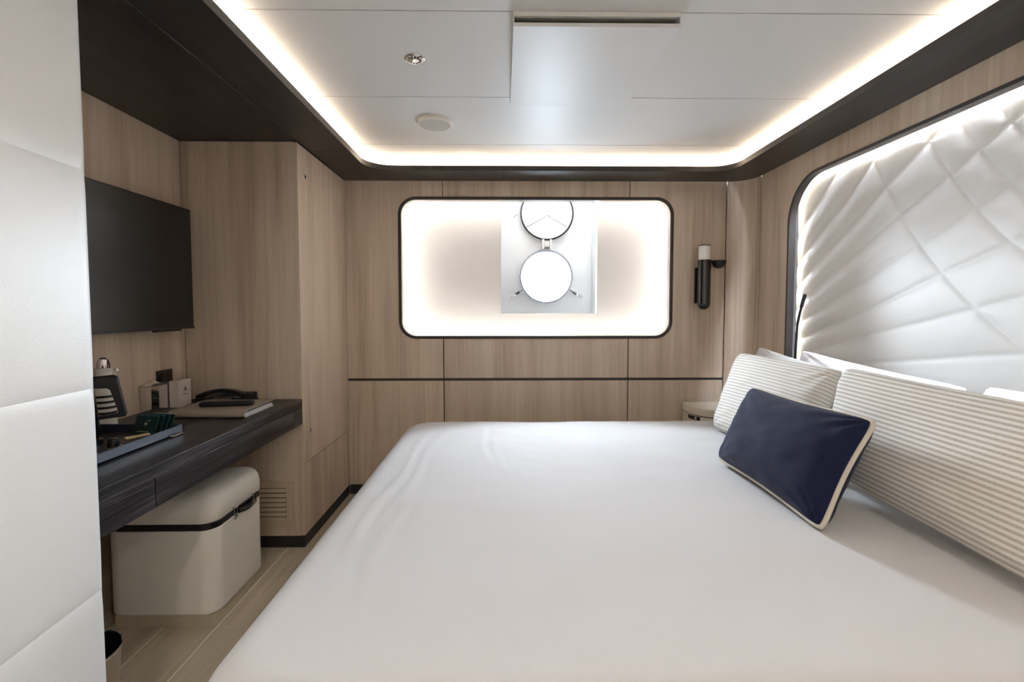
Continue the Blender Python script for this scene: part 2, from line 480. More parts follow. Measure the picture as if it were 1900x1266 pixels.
# left wall: the niche, and the wall behind the padded partition
wl = thing('wall_left', (XL, 1.5, 0), kind='structure')
MB().box(XL - 0.04, XL - 0.013, YN, YB, 0, ZC).build('backing', DARKGAP, wl, False)
MB().box(XL - 0.012, XL, 1.11, 2.07, 0, ZS, 0.0006, 1).build('panel', OAK, wl, False)
MB().box(XL - 0.012, XL, 2.0712, 2.389, 0, ZS, 0.0006, 1).build('panel', OAK, wl, False)
wn = MB().box(XL - 0.04, XR + 0.13, YN - 0.05, YN, 0, ZC).build('wall_near', WHITE, None, False)
tag(wn, kind='structure')

# ------------------------------------------------------------------ padded leather partition, near left
import mathutils
pe = Vector((-0.985, 1.16, 0)); pdv = Vector((0.067, -1, 0)).normalized(); pn = Vector((1, 0.067, 0)).normalized()
pt = thing('padded_partition', pe, 'white leather padded partition with stitched horizontal seams, nearest on the left', 'partition')
core = MB(); core.obox(pe + pdv * 1.05 - pn * 0.045 + Vector((0, 0, ZS / 2)), pdv, pn, (0, 0, 1), 1.05, 0.022, ZS / 2 - 0.002)
core.build('core', CREAMD, pt, False)
MB().box(XL + 0.001, -1.06, 1.06, 1.11, 0.001, ZS - 0.001).build('return_panel', OAK, pt, False)
zs_ = [0.03, 0.530, 1.029, 1.548, 2.040]
for a, b in zip(zs_[:-1], zs_[1:]):
    mb = MB(); nu, nv = 50, 28; grid = []
    for i in range(nu + 1):
        for j in range(nv + 1):
            s = i / nu; s = 0.5 - 0.5 * math.cos(PI * s); t = j / nv; t = 0.5 - 0.5 * math.cos(PI * t)
            d = min(s * 2.1, (1 - s) * 2.1 + 0.05); e = min(t, 1 - t) * (b - a)
            h = 0.022 * (1 - math.exp(-d / 0.004)) * (0.78 + 0.22 * (1 - math.exp(-e / 0.016)))
            grid.append(pe + pdv * (s * 2.1) + pn * (h - 0.024) + Vector((0, 0, a + (b - a) * t)))
    mb.add(grid, [(i * (nv + 1) + j, (i + 1) * (nv + 1) + j, (i + 1) * (nv + 1) + j + 1, i * (nv + 1) + j + 1) for i in range(nu) for j in range(nv)])
    mb.build('padding', LEATHER, pt, True, 60)
st = MB()
for z in zs_[1:-1]:
    k = 0.01
    while k < 1.2:
        c = pe + pdv * k + pn * (-0.0105) + Vector((0, 0, z + 0.006))
        st.obox(c, pdv, pn, (0, 0, 1), 0.0022, 0.0012, 0.0008)
        k += 0.0075
sto = st.build('stitching', CREAMD, pt, False); sto['kind'] = 'stuff'
ed = MB(); ed.tube([pe + pn * -0.016 + pdv * 0.0005 + Vector((0, 0, z)) for z in (0.0, 1.0, 2.04)], 0.0035, 8)
ed.build('edge_piping', LEATHER, pt)

# ------------------------------------------------------------------ window_1: light box with the porthole
win = thing('window_1', (0.215, YB, 1.03), kind='structure')
fr_o = rrect(WX0 - 0.009, WX1 + 0.009, WZ0 - 0.009, WZ1 + 0.009, WR + 0.009, 12)
fr_i = rrect(WX0 + 0.008, WX1 - 0.008, WZ0 + 0.008, WZ1 - 0.008, WR - 0.008, 12)
mb = MB(); ring_prism(mb, fr_o, fr_i, 'y', YB - 0.006, YB + 0.02); mb.build('frame', FRAME, win)
fr_j = rrect(WX0 + 0.011, WX1 - 0.011, WZ0 + 0.011, WZ1 - 0.011, WR - 0.011, 12)
mb = MB(); ring_prism(mb, fr_i, fr_j, 'y', YB + 0.004, YB + 0.052); mb.build('inner_frame', STEEL, win)
BX0, BX1, BZ0, BZ1, BY = WX0 - 0.10, WX1 + 0.10, WZ0 - 0.10, WZ1 + 0.085, 3.30
mb = MB()
mb.box(BX0 - 0.01, BX0, YB + 0.05, BY + 0.01, BZ0, BZ1); mb.box(BX1, BX1 + 0.01, YB + 0.05, BY + 0.01, BZ0, BZ1)
mb.box(BX0 - 0.01, BX1 + 0.01, YB + 0.05, BY + 0.01, BZ0 - 0.01, BZ0); mb.box(BX0 - 0.01, BX1 + 0.01, YB + 0.05, BY + 0.01, BZ1, BZ1 + 0.01)
mb.build('box_side', BOXW, win, False)
CX0, CX1, CZ0, CZ1 = -0.014, 0.652, 1.189, BZ1
mb = MB()
mb.box(BX0, CX0, BY, BY + 0.01, BZ0, BZ1); mb.box(CX1, BX1, BY, BY + 0.01, BZ0, BZ1); mb.box(CX0, CX1, BY, BY + 0.01, BZ0, CZ0)
mb.build('back_panel', BOXW, win, False)
mb = MB()
mb.box(CX0 - 0.006, CX0, BY - 0.004, BY + 0.012, CZ0 - 0.006, CZ1); mb.box(CX1, CX1 + 0.006, BY - 0.004, BY + 0.012, CZ0 - 0.006, CZ1); mb.box(CX0 - 0.006, CX1 + 0.006, BY - 0.004, BY + 0.012, CZ0 - 0.006, CZ0)
mb.build('cutout_trim', WHITE, win, False)
TZ1 = 2.22; HYP = 3.50
mb = MB()
mb.box(CX0 - 0.01, CX0, BY + 0.01, HYP, CZ0, TZ1); mb.box(CX1, CX1 + 0.01, BY + 0.01, HYP, CZ0, TZ1)
mb.box(CX0 - 0.01, CX1 + 0.01, BY + 0.01, HYP, CZ0 - 0.01, CZ0); mb.box(CX0 - 0.01, CX1 + 0.01, BY + 0.01, HYP, TZ1, TZ1 + 0.01)
mb.box(CX0 - 0.01, CX1 + 0.01, BY + 0.0, BY + 0.01, BZ1 + 0.01, TZ1)
mb.build('casing', HULLW, win, False)
# LED strips behind the wall edge, all round the opening
lo, li = rrect(WX0 - 0.050, WX1 + 0.050, WZ0 - 0.050, WZ1 + 0.050, WR + 0.05, 8), rrect(WX0 - 0.040, WX1 + 0.040, WZ0 - 0.040, WZ1 + 0.040, WR + 0.04, 8)
mb = MB(); ring_prism(mb, lo, li, 'y', YB + 0.053, YB + 0.060); mb.build('led_strip', BOX_M, win, False)
CAS_M = emit('casing_fill', (0.92, 0.96, 1.0, 1), 13.0)  # added glow strips to brighten the casing and hull plate
mb = MB()
mb.box(CX1 - 0.003, CX1, BY + 0.016, BY + 0.030, CZ0, BZ1); mb.box(CX0 + 0.02, CX1 - 0.02, BY + 0.016, BY + 0.036, TZ1 - 0.20, TZ1 - 0.197)
mb.build('casing_fill', CAS_M, win, False)
# hull plate with the round hole
PX, PZ, PR = 0.314, 1.456, 0.190
circ = [(PX + PR * math.cos(2 * PI * i / 64), PZ + PR * math.sin(2 * PI * i / 64)) for i in range(64)]
def circle(r, n=64, x=PX, z=PZ): return [(x + r * math.cos(2 * PI * i / n), z + r * math.sin(2 * PI * i / n)) for i in range(n)]
mb = MB(); ring_prism(mb, rect_around(circ, CX0 - 0.01, CX1 + 0.01, CZ0 - 0.01, TZ1 + 0.01), circ, 'y', HYP, HYP + 0.012); mb.build('hull_plate', HULLW, win, False)
mb = MB(); ring_prism(mb, circle(0.262), circle(0.205), 'y', HYP - 0.004, HYP); mb.build('mounting_flange', HULLW, win)
ph = thing('porthole', (PX, HYP, PZ), parent=win)
mb = MB(); ring_prism(mb, circle(0.200), circle(0.186), 'y', HYP - 0.022, HYP + 0.09); mb.build('porthole_ring', HULLW, ph)
mb = MB(); ring_prism(mb, circle(0.194), circle(0.1815), 'y', HYP - 0.025, HYP - 0.021); mb.build('gasket', plain('grey_gasket', srgb(150, 156, 172), 0.6), ph)
MB().lathe([(0.187, 0), (0.187, 0.006)], (PX, HYP + 0.07, PZ), (0, 1, 0), 48).build('glass', GLASS, ph, False)
# storm cover hinged up
DZ = 1.911; DX = 0.317
cov = thing('storm_cover', (DX, HYP - 0.03, DZ), parent=win)
MB().lathe([(0.17, 0.0), (0.196, 0.0), (0.198, 0.006), (0.198, 0.022), (0.17, 0.026)], (DX, HYP - 0.035, DZ), (0, 1, 0), 64).build('disc', HULLW, cov)
mb = MB(); ring_prism(mb, circle(0.194, 64, DX, DZ), circle(0.1825, 64, DX, DZ), 'y', HYP - 0.040, HYP - 0.034); mb.build('gasket', BLACK, cov)
for a in (PI / 2, PI + 0.52, -0.52):
    dr = Vector((math.cos(a), 0, math.sin(a)))
    mb = MB(); c = Vector((DX, HYP - 0.039, DZ - 0.005)) + dr * 0.083
    mb.obox(c, dr, (0, 1, 0), dr.cross(Vector((0, 1, 0))), 0.083, 0.010, 0.008, 0.002); mb.build('rib', HULLW, cov)
mb = MB()
mb.box(DX - 0.036, DX - 0.020, HYP - 0.05, HYP, 1.655, 1.725, 0.004); mb.box(DX + 0.020, DX + 0.036, HYP - 0.05, HYP, 1.655, 1.725, 0.004)
mb.box(DX - 0.019, DX + 0.019, HYP - 0.045, HYP - 0.006, 1.672, 1.712, 0.004)
mb.lathe([(0.007, -0.045), (0.007, 0.045)], (DX, HYP - 0.03, 1.69), (1, 0, 0), 12)
mb.build('hinge', WHITE, win)
for sx in (-1, 1):
    a = -PI / 2 + sx * 1.05
    dr = Vector((math.cos(a), 0, math.sin(a))); tn = dr.cross(Vector((0, 1, 0)))
    c0 = Vector((PX, HYP - 0.018, PZ))
    bo = thing('dog_bolt', c0 + dr * 0.21, parent=win)
    mb = MB(); mb.obox(c0 + dr * 0.212 + tn * 0.010, dr, (0, 1, 0), tn, 0.016, 0.014, 0.004, 0.001); mb.obox(c0 + dr * 0.212 - tn * 0.010, dr, (0, 1, 0), tn, 0.016, 0.014, 0.004, 0.001)
    mb.build('lug', HULLW, bo)
    mb = MB(); mb.lathe([(0.0075, 0.0)] + [(0.0075 + 0.0012 * (k % 2), 0.004 * k) for k in range(1, 12)] + [(0.0075, 0.05)], c0 + dr * 0.225, dr, 12); mb.build('threaded_rod', plain('grey_thread', srgb(96, 96, 100), 0.4, metal=0.7), bo)
    mb = MB(); mb.lathe([(0.013, 0.0), (0.013, 0.012), (0.009, 0.018)], c0 + dr * 0.256, dr, 8)
    lp = [c0 + dr * (0.284 + 0.020 * math.cos(t)) + tn * (0.0095 * math.sin(t)) for t in np.linspace(0, 2 * PI, 20, endpoint=False)]
    mb.tube(lp, 0.0032, 8, True); mb.build('wing_nut', CHROME, bo)
# small hook at the top left of the casing
hk = MB(); hk.tube([(0.085, HYP, 1.895), (0.085, HYP - 0.03, 1.895), (0.075, HYP - 0.04, 1.885), (0.105, HYP - 0.045, 1.905)], 0.004, 8); hk.build('hook', STEEL, win)

# ------------------------------------------------------------------ headboard in the right wall
hb = thing('headboard', (XR, 1.67, HZ0), 'white quilted leather headboard with curved stitching, dark frame and glowing edge', 'headboard')
ho = rrect(HY0 - 0.008, HY1 + 0.004, HZ0 - 0.008, HZ1 + 0.008, HR + 0.006, 14)
hi = rrect(HY0 + 0.006, HY1 - 0.010, HZ0 + 0.006, HZ1 - 0.006, HR - 0.008, 14)
mb = MB(); ring_prism(mb, ho, hi, 'x', XR - 0.008, XR + 0.030); mb.build('frame', FRAME, hb)
ha = rrect(HY0 - 0.016, HY1 + 0.016, HZ0 - 0.016, HZ1 + 0.016, HR + 0.016, 14)
hc = rrect(HY0 - 0.006, HY1 + 0.006, HZ0 - 0.006, HZ1 + 0.006, HR + 0.006, 14)
mb = MB(); ring_prism(mb, ha, hc, 'x', XR + 0.0305, XR + 0.036); mb.build('led_strip', HEAD_M, hb, False)
A = [[(2.171, 1.93), (2.148, 1.89), (2.072, 1.75), (1.993, 1.617), (1.893, 1.484), (1.787, 1.355), (1.65, 1.22), (1.487, 1.08), (1.30, 0.95), (0.95, 0.75)],
     [(1.901, 1.933), (1.867, 1.876), (1.774, 1.718), (1.671, 1.58), (1.607, 1.501), (1.541, 1.436), (1.469, 1.37), (1.25, 1.20), (0.9, 0.98), (0.6, 0.83)],
     [(1.761, 1.933), (1.667, 1.777), (1.553, 1.627), (1.478, 1.545), (1.25, 1.35), (0.95, 1.15), (0.6, 0.96)],
     [(1.622, 1.927), (1.564, 1.835), (1.486, 1.732), (1.30, 1.54), (1.0, 1.31), (0.6, 1.09)],
     [(1.45, 1.93), (1.30, 1.74), (1.05, 1.49), (0.6, 1.22)], [(1.25, 1.93), (1.0, 1.67), (0.6, 1.38)]]
B = [[(2.68, 1.63), (2.644, 1.671), (2.441, 1.842), (2.357, 1.923)], [(2.68, 1.47), (2.646, 1.501), (2.457, 1.636), (2.269, 1.773), (2.148, 1.89), (2.101, 1.935)],
     [(2.68, 1.345), (2.645, 1.366), (2.426, 1.519), (2.198, 1.669), (2.072, 1.75), (1.867, 1.876), (1.783, 1.924)],
     [(2.68, 1.22), (2.649, 1.245), (2.42, 1.387), (2.191, 1.505), (1.993, 1.617), (1.774, 1.718), (1.667, 1.778), (1.564, 1.835), (1.493, 1.87), (1.36, 1.93)],
     [(2.68, 1.135), (2.645, 1.148), (2.48, 1.212), (2.132, 1.384), (1.893, 1.484), (1.671, 1.58), (1.552, 1.628), (1.483, 1.658), (1.2, 1.76), (0.7, 1.92)],
     [(2.68, 1.04), (2.602, 1.063), (2.177, 1.206), (1.879, 1.316), (1.787, 1.354), (1.541, 1.436), (1.474, 1.461), (1.1, 1.57), (0.6, 1.68)],
     [(2.68, 0.95), (2.471, 1.005), (2.172, 1.096), (1.872, 1.162), (1.65, 1.22), (1.465, 1.269), (1.1, 1.35), (0.6, 1.43)],
     [(2.68, 0.89), (2.256, 0.951), (1.943, 1.003), (1.495, 1.077), (1.1, 1.13), (0.6, 1.19)],
     [(2.68, 0.83), (2.0, 0.87), (1.3, 0.92), (0.6, 0.97)], [(2.68, 0.74), (0.6, 0.74)], [(2.68, 0.58), (0.6, 0.58)]]
def smooth_line(p, it=2):
    p = [np.array(q) for q in p]
    for _ in range(it):
        out = [p[0]]
        for a, b in zip(p[:-1], p[1:]):
            out += [a * 0.75 + b * 0.25, a * 0.25 + b * 0.75]
        p = out + [p[-1]]
    return p
ny, nz = 250, 196
gy = np.linspace(HY0 - 0.03, HY1 + 0.03, ny); gz = np.linspace(HZ0 - 0.03, HZ1 + 0.03, nz)
YY, ZZ = np.meshgrid(gy, gz, indexing='ij')
D = np.full(YY.shape, 1e9)
for line in A + B:
    q = smooth_line(line)
    for a, b in zip(q[:-1], q[1:]):
        d = b - a; L2 = max(d @ d, 1e-12)
        t = np.clip(((YY - a[0]) * d[0] + (ZZ - a[1]) * d[1]) / L2, 0, 1)
        D = np.minimum(D, np.hypot(YY - a[0] - t * d[0], ZZ - a[1] - t * d[1]))
edge = np.minimum(np.minimum(YY - HY0, HY1 - YY), np.minimum(ZZ - HZ0, HZ1 - ZZ))
H = 0.0046 * (1 - np.exp(-D / 0.007)) + 0.0045 * (1 - np.exp(-D / 0.055))
H = H - 0.006 * np.exp(-np.clip(edge, 0, None) / 0.02)
XQ = XR + 0.070
mb = MB()
mb.add([(XQ - H[i, j], gy[i], gz[j]) for i in range(ny) for j in range(nz)],
       [(i * nz + j, (i + 1) * nz + j, (i + 1) * nz + j + 1, i * nz + j + 1) for i in range(ny - 1) for j in range(nz - 1)])
mb.build('quilted_panel', QUILT, hb, True, 80)
MB().box(XQ + 0.004, XQ + 0.03, HY0 - 0.03, HY1 + 0.03, HZ0 - 0.03, HZ1 + 0.03).build('backing_board', CREAMD, hb, False)

# ------------------------------------------------------------------ wardrobe block at the left
wd = thing('wardrobe', (-1.3, 2.75, 0), 'tall oak veneered wardrobe with round latches between desk and window wall', 'wardrobe')
MB().box(XL, XC - 0.016, 2.39, YB - 0.001, 0.06, ZS - 0.001, 0.0008, 1).build('body', OAK, wd, False)
MB().box(XL, XC - 0.002, 2.3905, YB - 0.001, 0.0, 0.0595).build('plinth', PLINTH, wd, False)
def wdoor(z0, z1, y0=2.3905, y1=3.066):
    return MB().box(XC - 0.0155, XC, y0, y1, z0, z1, 0.0012, 2).build('door', OAK, wd)
d1 = wdoor(0.4285, ZS - 0.004); d2 = wdoor(0.062, 0.4255)
MB().box(XC - 0.0155, XC - 0.001, 3.068, YB - 0.0015, 0.062, ZS - 0.004).build('filler_strip', OAK, wd, False)
for z in (1.897, 0.586):
    mb = MB(); mb.lathe([(0.006, -0.001), (0.006, 0.001), (0.0085, 0.0035), (0.011, 0.003), (0.0125, 0.0), (0.0125, -0.001)], (XC, 2.475, z), (1, 0, 0), 24)
    lt_ = mb.build('latch', CHROME, d1)
    MB().lathe([(0.0085, 0.0036), (0.0085, 0.0040), (0.0, 0.0042)], (XC, 2.475, z), (1, 0, 0), 20).build('latch_button', BLACKG, d1)
# louvred vent in the side
vt = thing('vent_grille', (-1.23, 2.39, 0.106), parent=wd)
VX0, VX1, VZ0, VZ1 = -1.395, -1.066, 0.106, 0.344
mb = MB()
mb.box(VX0, VX0 + 0.04, 2.386, 2.3899, VZ0, VZ1); mb.box(VX1 - 0.04, VX1, 2.386, 2.3899, VZ0, VZ1)
mb.box(VX0 + 0.04, VX1 - 0.04, 2.386, 2.3899, VZ0, VZ0 + 0.032); mb.box(VX0 + 0.04, VX1 - 0.04, 2.386, 2.3899, VZ1 - 0.034, VZ1)
VENT = plain('vent_beige', srgb(200, 180, 156), 0.55)
mb.build('frame', VENT, vt, False)
MB().box(VX0 + 0.04, VX1 - 0.04, 2.3886, 2.3899, VZ0 + 0.032, VZ1 - 0.034).build('backing', DARKGAP, vt, False)
for k in range(7):
    z = VZ0 + 0.032 + (k + 0.5) * (VZ1 - VZ0 - 0.066) / 7
    mb = MB(); mb.obox((-1.2305, 2.3845, z), (1, 0, 0), (0, 0.42, 0.91), (0, -0.91, 0.42), (VX1 - VX0 - 0.08) / 2, 0.0096, 0.0012)
    mb.build('slat', VENT, vt, False)

# ------------------------------------------------------------------ desk
ZD = 0.767
dk = thing('desk', (-1.3, 1.75, ZD - 0.127), 'dark wenge wall-hung desk with drawers running from partition to wardrobe', 'desk')
MB().box(XL, XC, 1.112, 2.3885, ZD - 0.039, ZD, 0.0015, 2).build('worktop', WENGE, dk)
MB().box(XL, XC - 0.018, 1.112, 2.3885, ZD - 0.127, ZD - 0.0395).build('apron', WENGE, dk, False)
for a, b in ((1.113, 1.374), (1.3765, 2.297), (2.2995, 2.388)):
    MB().box(XC - 0.0178, XC - 0.001, a, b, ZD - 0.127, ZD - 0.0415, 0.001, 1).build('drawer_front', WENGE, dk, False)

# ------------------------------------------------------------------ television
tv = thing('television', (-1.50, 1.82, 1.127), 'flat black television on the niche wall above the desk', 'television')
MB().box(-1.525, -1.490, 1.335, 2.305, 1.128, 1.693, 0.003, 2).build('casing', BLACK, tv)
MB().box(-1.4905, -1.4885, 1.341, 2.300, 1.140, 1.687).build('screen', plain('tv_screen', (0.006, 0.006, 0.007, 1), 0.27, spec=0.55), tv, False)
MB().box(-1.4905, -1.4865, 1.336, 2.304, 1.1285, 1.1395, 0.001, 1).build('lower_bezel', plain('bezel_grey', srgb(40, 41, 46), 0.25), tv)
MB().box(-1.515, -1.492, 2.06, 2.22, 1.120, 1.1285, 0.002, 1).build('sensor_bar', BLACKG, tv)
mb = MB(); mb.box(XL + 0.001, -1.575, 1.70, 1.95, 1.30, 1.52, 0.002, 1); mb.box(-1.576, -1.524, 1.78, 1.86, 1.37, 1.45, 0.003, 1); mb.build('wall_bracket', BLACK, tv)

# ------------------------------------------------------------------ bed: base, mattress; duvet on top
bd = thing('bed', (0.55, 1.66, 0), 'double bed under the white duvet, its head against the quilted headboard', 'bed')
MB().box(-0.38, 1.56, 0.85, 2.50, 0.0, 0.28, 0.01).build('bed_base', CREAMD, bd)
MB().box(-0.40, 1.57, 0.83, 2.52, 0.281, 0.50, 0.06, 4).build('mattress', COTTON, bd)
ZB = 0.605
def fbm(x, y, s, seed=0.0):
    return noise.noise(Vector((x * s, y * s, seed))) + 0.5 * noise.noise(Vector((x * s * 2.1, y * s * 2.1, seed + 3)))
def bump_z(x, y):
    z = 0.006 * fbm(x, y, 1.6, 1.0) + 0.0022 * fbm(x, y, 6.0, 5.0)
    # long soft creases near the foot edge, running along it
    for (cx, yl, yh, wd_, am, sl) in ((-0.40, 1.15, 2.35, 0.012, 0.007, 0.03), (-0.345, 1.5, 2.5, 0.016, 0.005, 0.06), (-0.30, 0.9, 1.5, 0.014, 0.004, -0.03), (-0.06, 1.85, 2.45, 0.014, 0.0045, -0.10), (0.02, 1.7, 2.2, 0.012, 0.003, -0.16), (0.45, 1.7, 2.1, 0.010, 0.0025, -0.12), (0.93, 1.9, 2.35, 0.012, 0.003, 0.25)):
        if yl - 0.1 < y < yh + 0.1:
            e = min(1, max(0, (y - yl + 0.1) / 0.2)) * min(1, max(0, (yh + 0.1 - y) / 0.2))
            d = (x - cx - sl * (y - yl) - 0.012 * math.sin(y * 9 + cx * 20)) / wd_
            z += 0.6 * am * e * (math.exp(-d * d) - 0.55 * math.exp(-(d - 1.7) ** 2))
    return z
DX0, DX1, DY0, DY1 = -0.535, 1.575, 0.69, 2.635
def rr_loop(d, R, n_c=14, n_x=90, n_y=80):
    x0, x1, y0, y1 = DX0 + d, DX1 - d, DY0 + d, DY1 - d
    r = max(R - d, 0.015)
    out = []
    def seg(p, q, n):
        for i in range(n): out.append((p[0] + (q[0] - p[0]) * i / n, p[1] + (q[1] - p[1]) * i / n))
    def ar(cx, cy, t0):
        for i in range(n_c): t = t0 + PI / 2 * i / n_c; out.append((cx + r * math.cos(t), cy + r * math.sin(t)))
    seg((x0 + r, y0), (x1 - r, y0), n_x); ar(x1 - r, y0 + r, -PI / 2)
    seg((x1, y0 + r), (x1, y1 - r), n_y); ar(x1 - r, y1 - r, 0)
    seg((x1 - r, y1), (x0 + r, y1), n_x); ar(x0 + r, y1 - r, PI / 2)
    seg((x0, y1 - r), (x0, y0 + r), n_y); ar(x0 + r, y0 + r, PI)
    return out
FR, RC = 0.085, 0.15
loops = []
for z in (0.05, 0.15, 0.25, 0.35, 0.43, 0.49):
    k = (ZB - FR - z) / 0.5
    lp = rr_loop(-0.012 * k, RC)
    m_ = len(lp)
    loops.append([(x + 0.008 * k * math.sin(i * 0.23 + 2 * fbm(x, y, 2, 8)), y + 0.008 * k * math.sin(i * 0.21 + 2 * fbm(x, y, 2, 9)), z) for i, (x, y) in enumerate(lp)])
for i in range(0, 11):
    a = PI / 2 * i / 10
    d, z = FR * (1 - math.cos(a)), ZB - FR + FR * math.sin(a)
    loops.append([(x, y, z + bump_z(x, y) * math.sin(a)) for x, y in rr_loop(d, RC)])
d = FR
while d < 0.94:
    d += 0.016
    loops.append([(x, y, ZB + bump_z(x, y) + 0.010 * min(1, (d - FR) / 0.4)) for x, y in rr_loop(d, RC)])
mb = MB(); mb.loft(loops, False, True)
dv = mb.build('duvet', COTTON, None, True, 80)
tag(dv, 'smooth white cotton duvet spread over the whole bed', 'duvet')

# ------------------------------------------------------------------ cushions
def cushion_mesh(name, mat, parent, BL, BR, TR, TL, tf, tb, pinch=0.05, n=44, seed=0.0, wr=0.004, expo=0.5, p=2.4, loc=None, corner=0.03):
    BL, BR, TR, TL = map(Vector, (BL, BR, TR, TL))
    nrm = (BR - BL).cross(TL - BL).normalized()
    def S(u, v):
        u2 = u * (1 - pinch * (1 - v * v)); v2 = v * (1 - pinch * 1.2 * (1 - u * u))
        kc_ = 1 - corner * (abs(u) * abs(v)) ** 9; u2 *= kc_; v2 *= kc_
        a, b = (u2 + 1) / 2, (v2 + 1) / 2
        return BL * (1 - a) * (1 - b) + BR * a * (1 - b) + TR * a * b + TL * (1 - a) * b
    pr = [math.sin(PI / 2 * (-1 + 2 * i / n)) for i in range(n + 1)]
    verts, uvs, idx = [], [], {}
    for side in (0, 1):
        for i, u in enumerate(pr):
            for j, v in enumerate(pr):
                bord = i in (0, n) or j in (0, n)
                if side and bord: idx[(1, i, j)] = idx[(0, i, j)]; continue
                t = (max(0, 1 - abs(u) ** p) * max(0, 1 - abs(v) ** p)) ** expo
                P = S(u, v)
                wv = wr * (noise.noise(Vector((u * 2.2 + seed, v * 2.2, seed))) + 0.6 * noise.noise(Vector((u * 5 + seed, v * 5, seed + 2))))
                # little gathers running in from the corners
                r_ = math.hypot(abs(u) - 1, abs(v) - 1); ph_ = math.atan2(1 - abs(v), 1 - abs(u) + 1e-6)
                wv += wr * 1.2 * math.sin(ph_ * 14 + seed) * math.exp(-r_ * 3.0)
                P = P + nrm * ((tf if side == 0 else -tb) * t + wv * min(1, t * 2.5))
                idx[(side, i, j)] = len(verts); verts.append(P); uvs.append(((u + 1) / 2, (v + 1) / 2))
    faces = []
    for side in (0, 1):
        for i in range(n):
            for j in range(n):
                q = [idx[(side, i, j)], idx[(side, i + 1, j)], idx[(side, i + 1, j + 1)], idx[(side, i, j + 1)]]
                faces.append(q if side == 0 else q[::-1])
    me = bpy.data.meshes.new(name)
    base = wpos(parent) if parent is not None else Vector(loc)
    me.from_pydata([tuple(q - base) for q in verts], [], faces)
    ul = me.uv_layers.new(name='UVMap')
    for l in me.loops: ul.data[l.index].uv = uvs[l.vertex_index]
    me.materials.append(mat)
    me.polygons.foreach_set('use_smooth', [True] * len(me.polygons))
    o = bpy.data.objects.new(name, me); COL.objects.link(o)
    if parent is not None: o.parent = parent
    else: o.location = base
    border = [S(u, -1) for u in pr] + [S(1, v) for v in pr[1:]] + [S(u, 1) for u in pr[::-1][1:]] + [S(-1, v) for v in pr[::-1][1:-1]]
    return o, border, nrm

# white sleeping pillows behind
def pillow(label, BL, BR, TR, TL, tf, tb, seed, grp='white sleeping pillows behind the cushions'):
    c = (Vector(BL) + Vector(BR)) / 2
    o, b, n = cushion_mesh('pillow', COTTONP, None, BL, BR, TR, TL, tf, tb, 0.035, 36, seed, 0.010, 0.42, 2.6, loc=c)
    return tag(o, label, 'pillow', grp)
pillow('white pillow whose upper corner pokes up behind the striped cushion nearest the window wall', (1.285, 2.50, 0.615), (1.285, 1.86, 0.615), (1.395, 1.86, 0.960), (1.385, 2.545, 1.018), 0.04, 0.04, 1.3)
pillow('white pillow leaning on the headboard between the reading lamp and its blunt open end', (1.45, 2.37, 0.615), (1.45, 1.52, 0.615), (1.525, 1.52, 0.962), (1.525, 2.395, 1.012), 0.05, 0.05, 4.1)
pillow('white pillow leaning on the headboard at the bed side nearest the camera', (1.42, 1.455, 0.615), (1.42, 0.78, 0.615), (1.515, 0.78, 0.985), (1.515, 1.455, 0.980), 0.075, 0.05, 7.7)

# striped cushions
def striped(label, mat, BL, BR, TR, TL, tf, tb, seed):
    c = (Vector(BL) + Vector(BR)) / 2
    t = thing('striped_cushion', c, label, 'cushion', 'striped cushions')
    o, b, n = cushion_mesh('cover', mat, t, BL, BR, TR, TL, tf, tb, 0.024, 48, seed, 0.006, 0.40, 2.8)
    mb = MB(); mb.tube(b, 0.0032, 8, True); mb.build('seam', mat, t, True, 80)
    return t
striped('beige striped cushion standing nearest the window wall, behind the navy cushion', STRIPE2, (1.055, 2.335, 0.625), (1.115, 1.69, 0.625), (1.29, 1.775, 0.985), (1.245, 2.455, 0.990), 0.085, 0.06, 2.2)
striped('beige striped cushion nearest the camera, cut by the frame edge', STRIPE, (1.16, 1.665, 0.635), (1.12, 0.86, 0.635), (1.30, 0.93, 0.985), (1.275, 1.735, 1.003), 0.095, 0.06, 5.9)

# navy lumbar cushion with cream piping
nt_ = thing('navy_cushion', (0.85, 1.52, 0.615), 'navy blue lumbar cushion with cream piping leaning on the striped cushions', 'cushion')
o, b, n_ = cushion_mesh('cover', NAVY, nt_, (0.845, 1.835, 0.632), (0.855, 1.232, 0.623), (1.035, 1.283, 0.910), (1.015, 1.905, 0.903), 0.075, 0.085, 0.060, 48, 9.4, 0.006, 0.45, 2.5, corner=0.045)
mb = MB(); mb.tube(b, 0.0072, 8, True); mb.build('piping', CREAMPIPE, nt_, True, 80)

# ------------------------------------------------------------------ bedside cabinet in the corner
ns = thing('bedside_cabinet', (1.4, 2.95, 0), 'cream bedside cabinet with rounded corner and black strap beside the bed', 'cabinet')
def ns_loop(inset, z):
    cx, cy = 1.41, 2.965
    pts = [(1.183, 3.085), (1.178, 3.03)]
    pts += [(cx + 0.232 * math.cos(t), cy + 0.178 * math.sin(t)) for t in np.linspace(PI, PI * 1.5, 16)]
    pts += [(1.50, 2.787), (1.52, 2.85), (1.52, 2.96), (1.46, 3.05), (1.42, 3.085)]
    mx, my = 1.36, 2.94
    return [(mx + (x - mx) * (1 - inset), my + (y - my) * (1 - inset), z) for x, y in pts]
MB().loft([ns_loop(0.0, 0.03), ns_loop(0.0, 0.555)]).build('body', CREAMD, ns, True, 30)
MB().loft([ns_loop(0.06, 0.0), ns_loop(0.06, 0.03)]).build('plinth', PLINTH, ns, True, 30)
MB().loft([ns_loop(0.03, 0.5552), ns_loop(0.03, 0.5615)]).build('shadow_gap', BLACK, ns, True, 30)
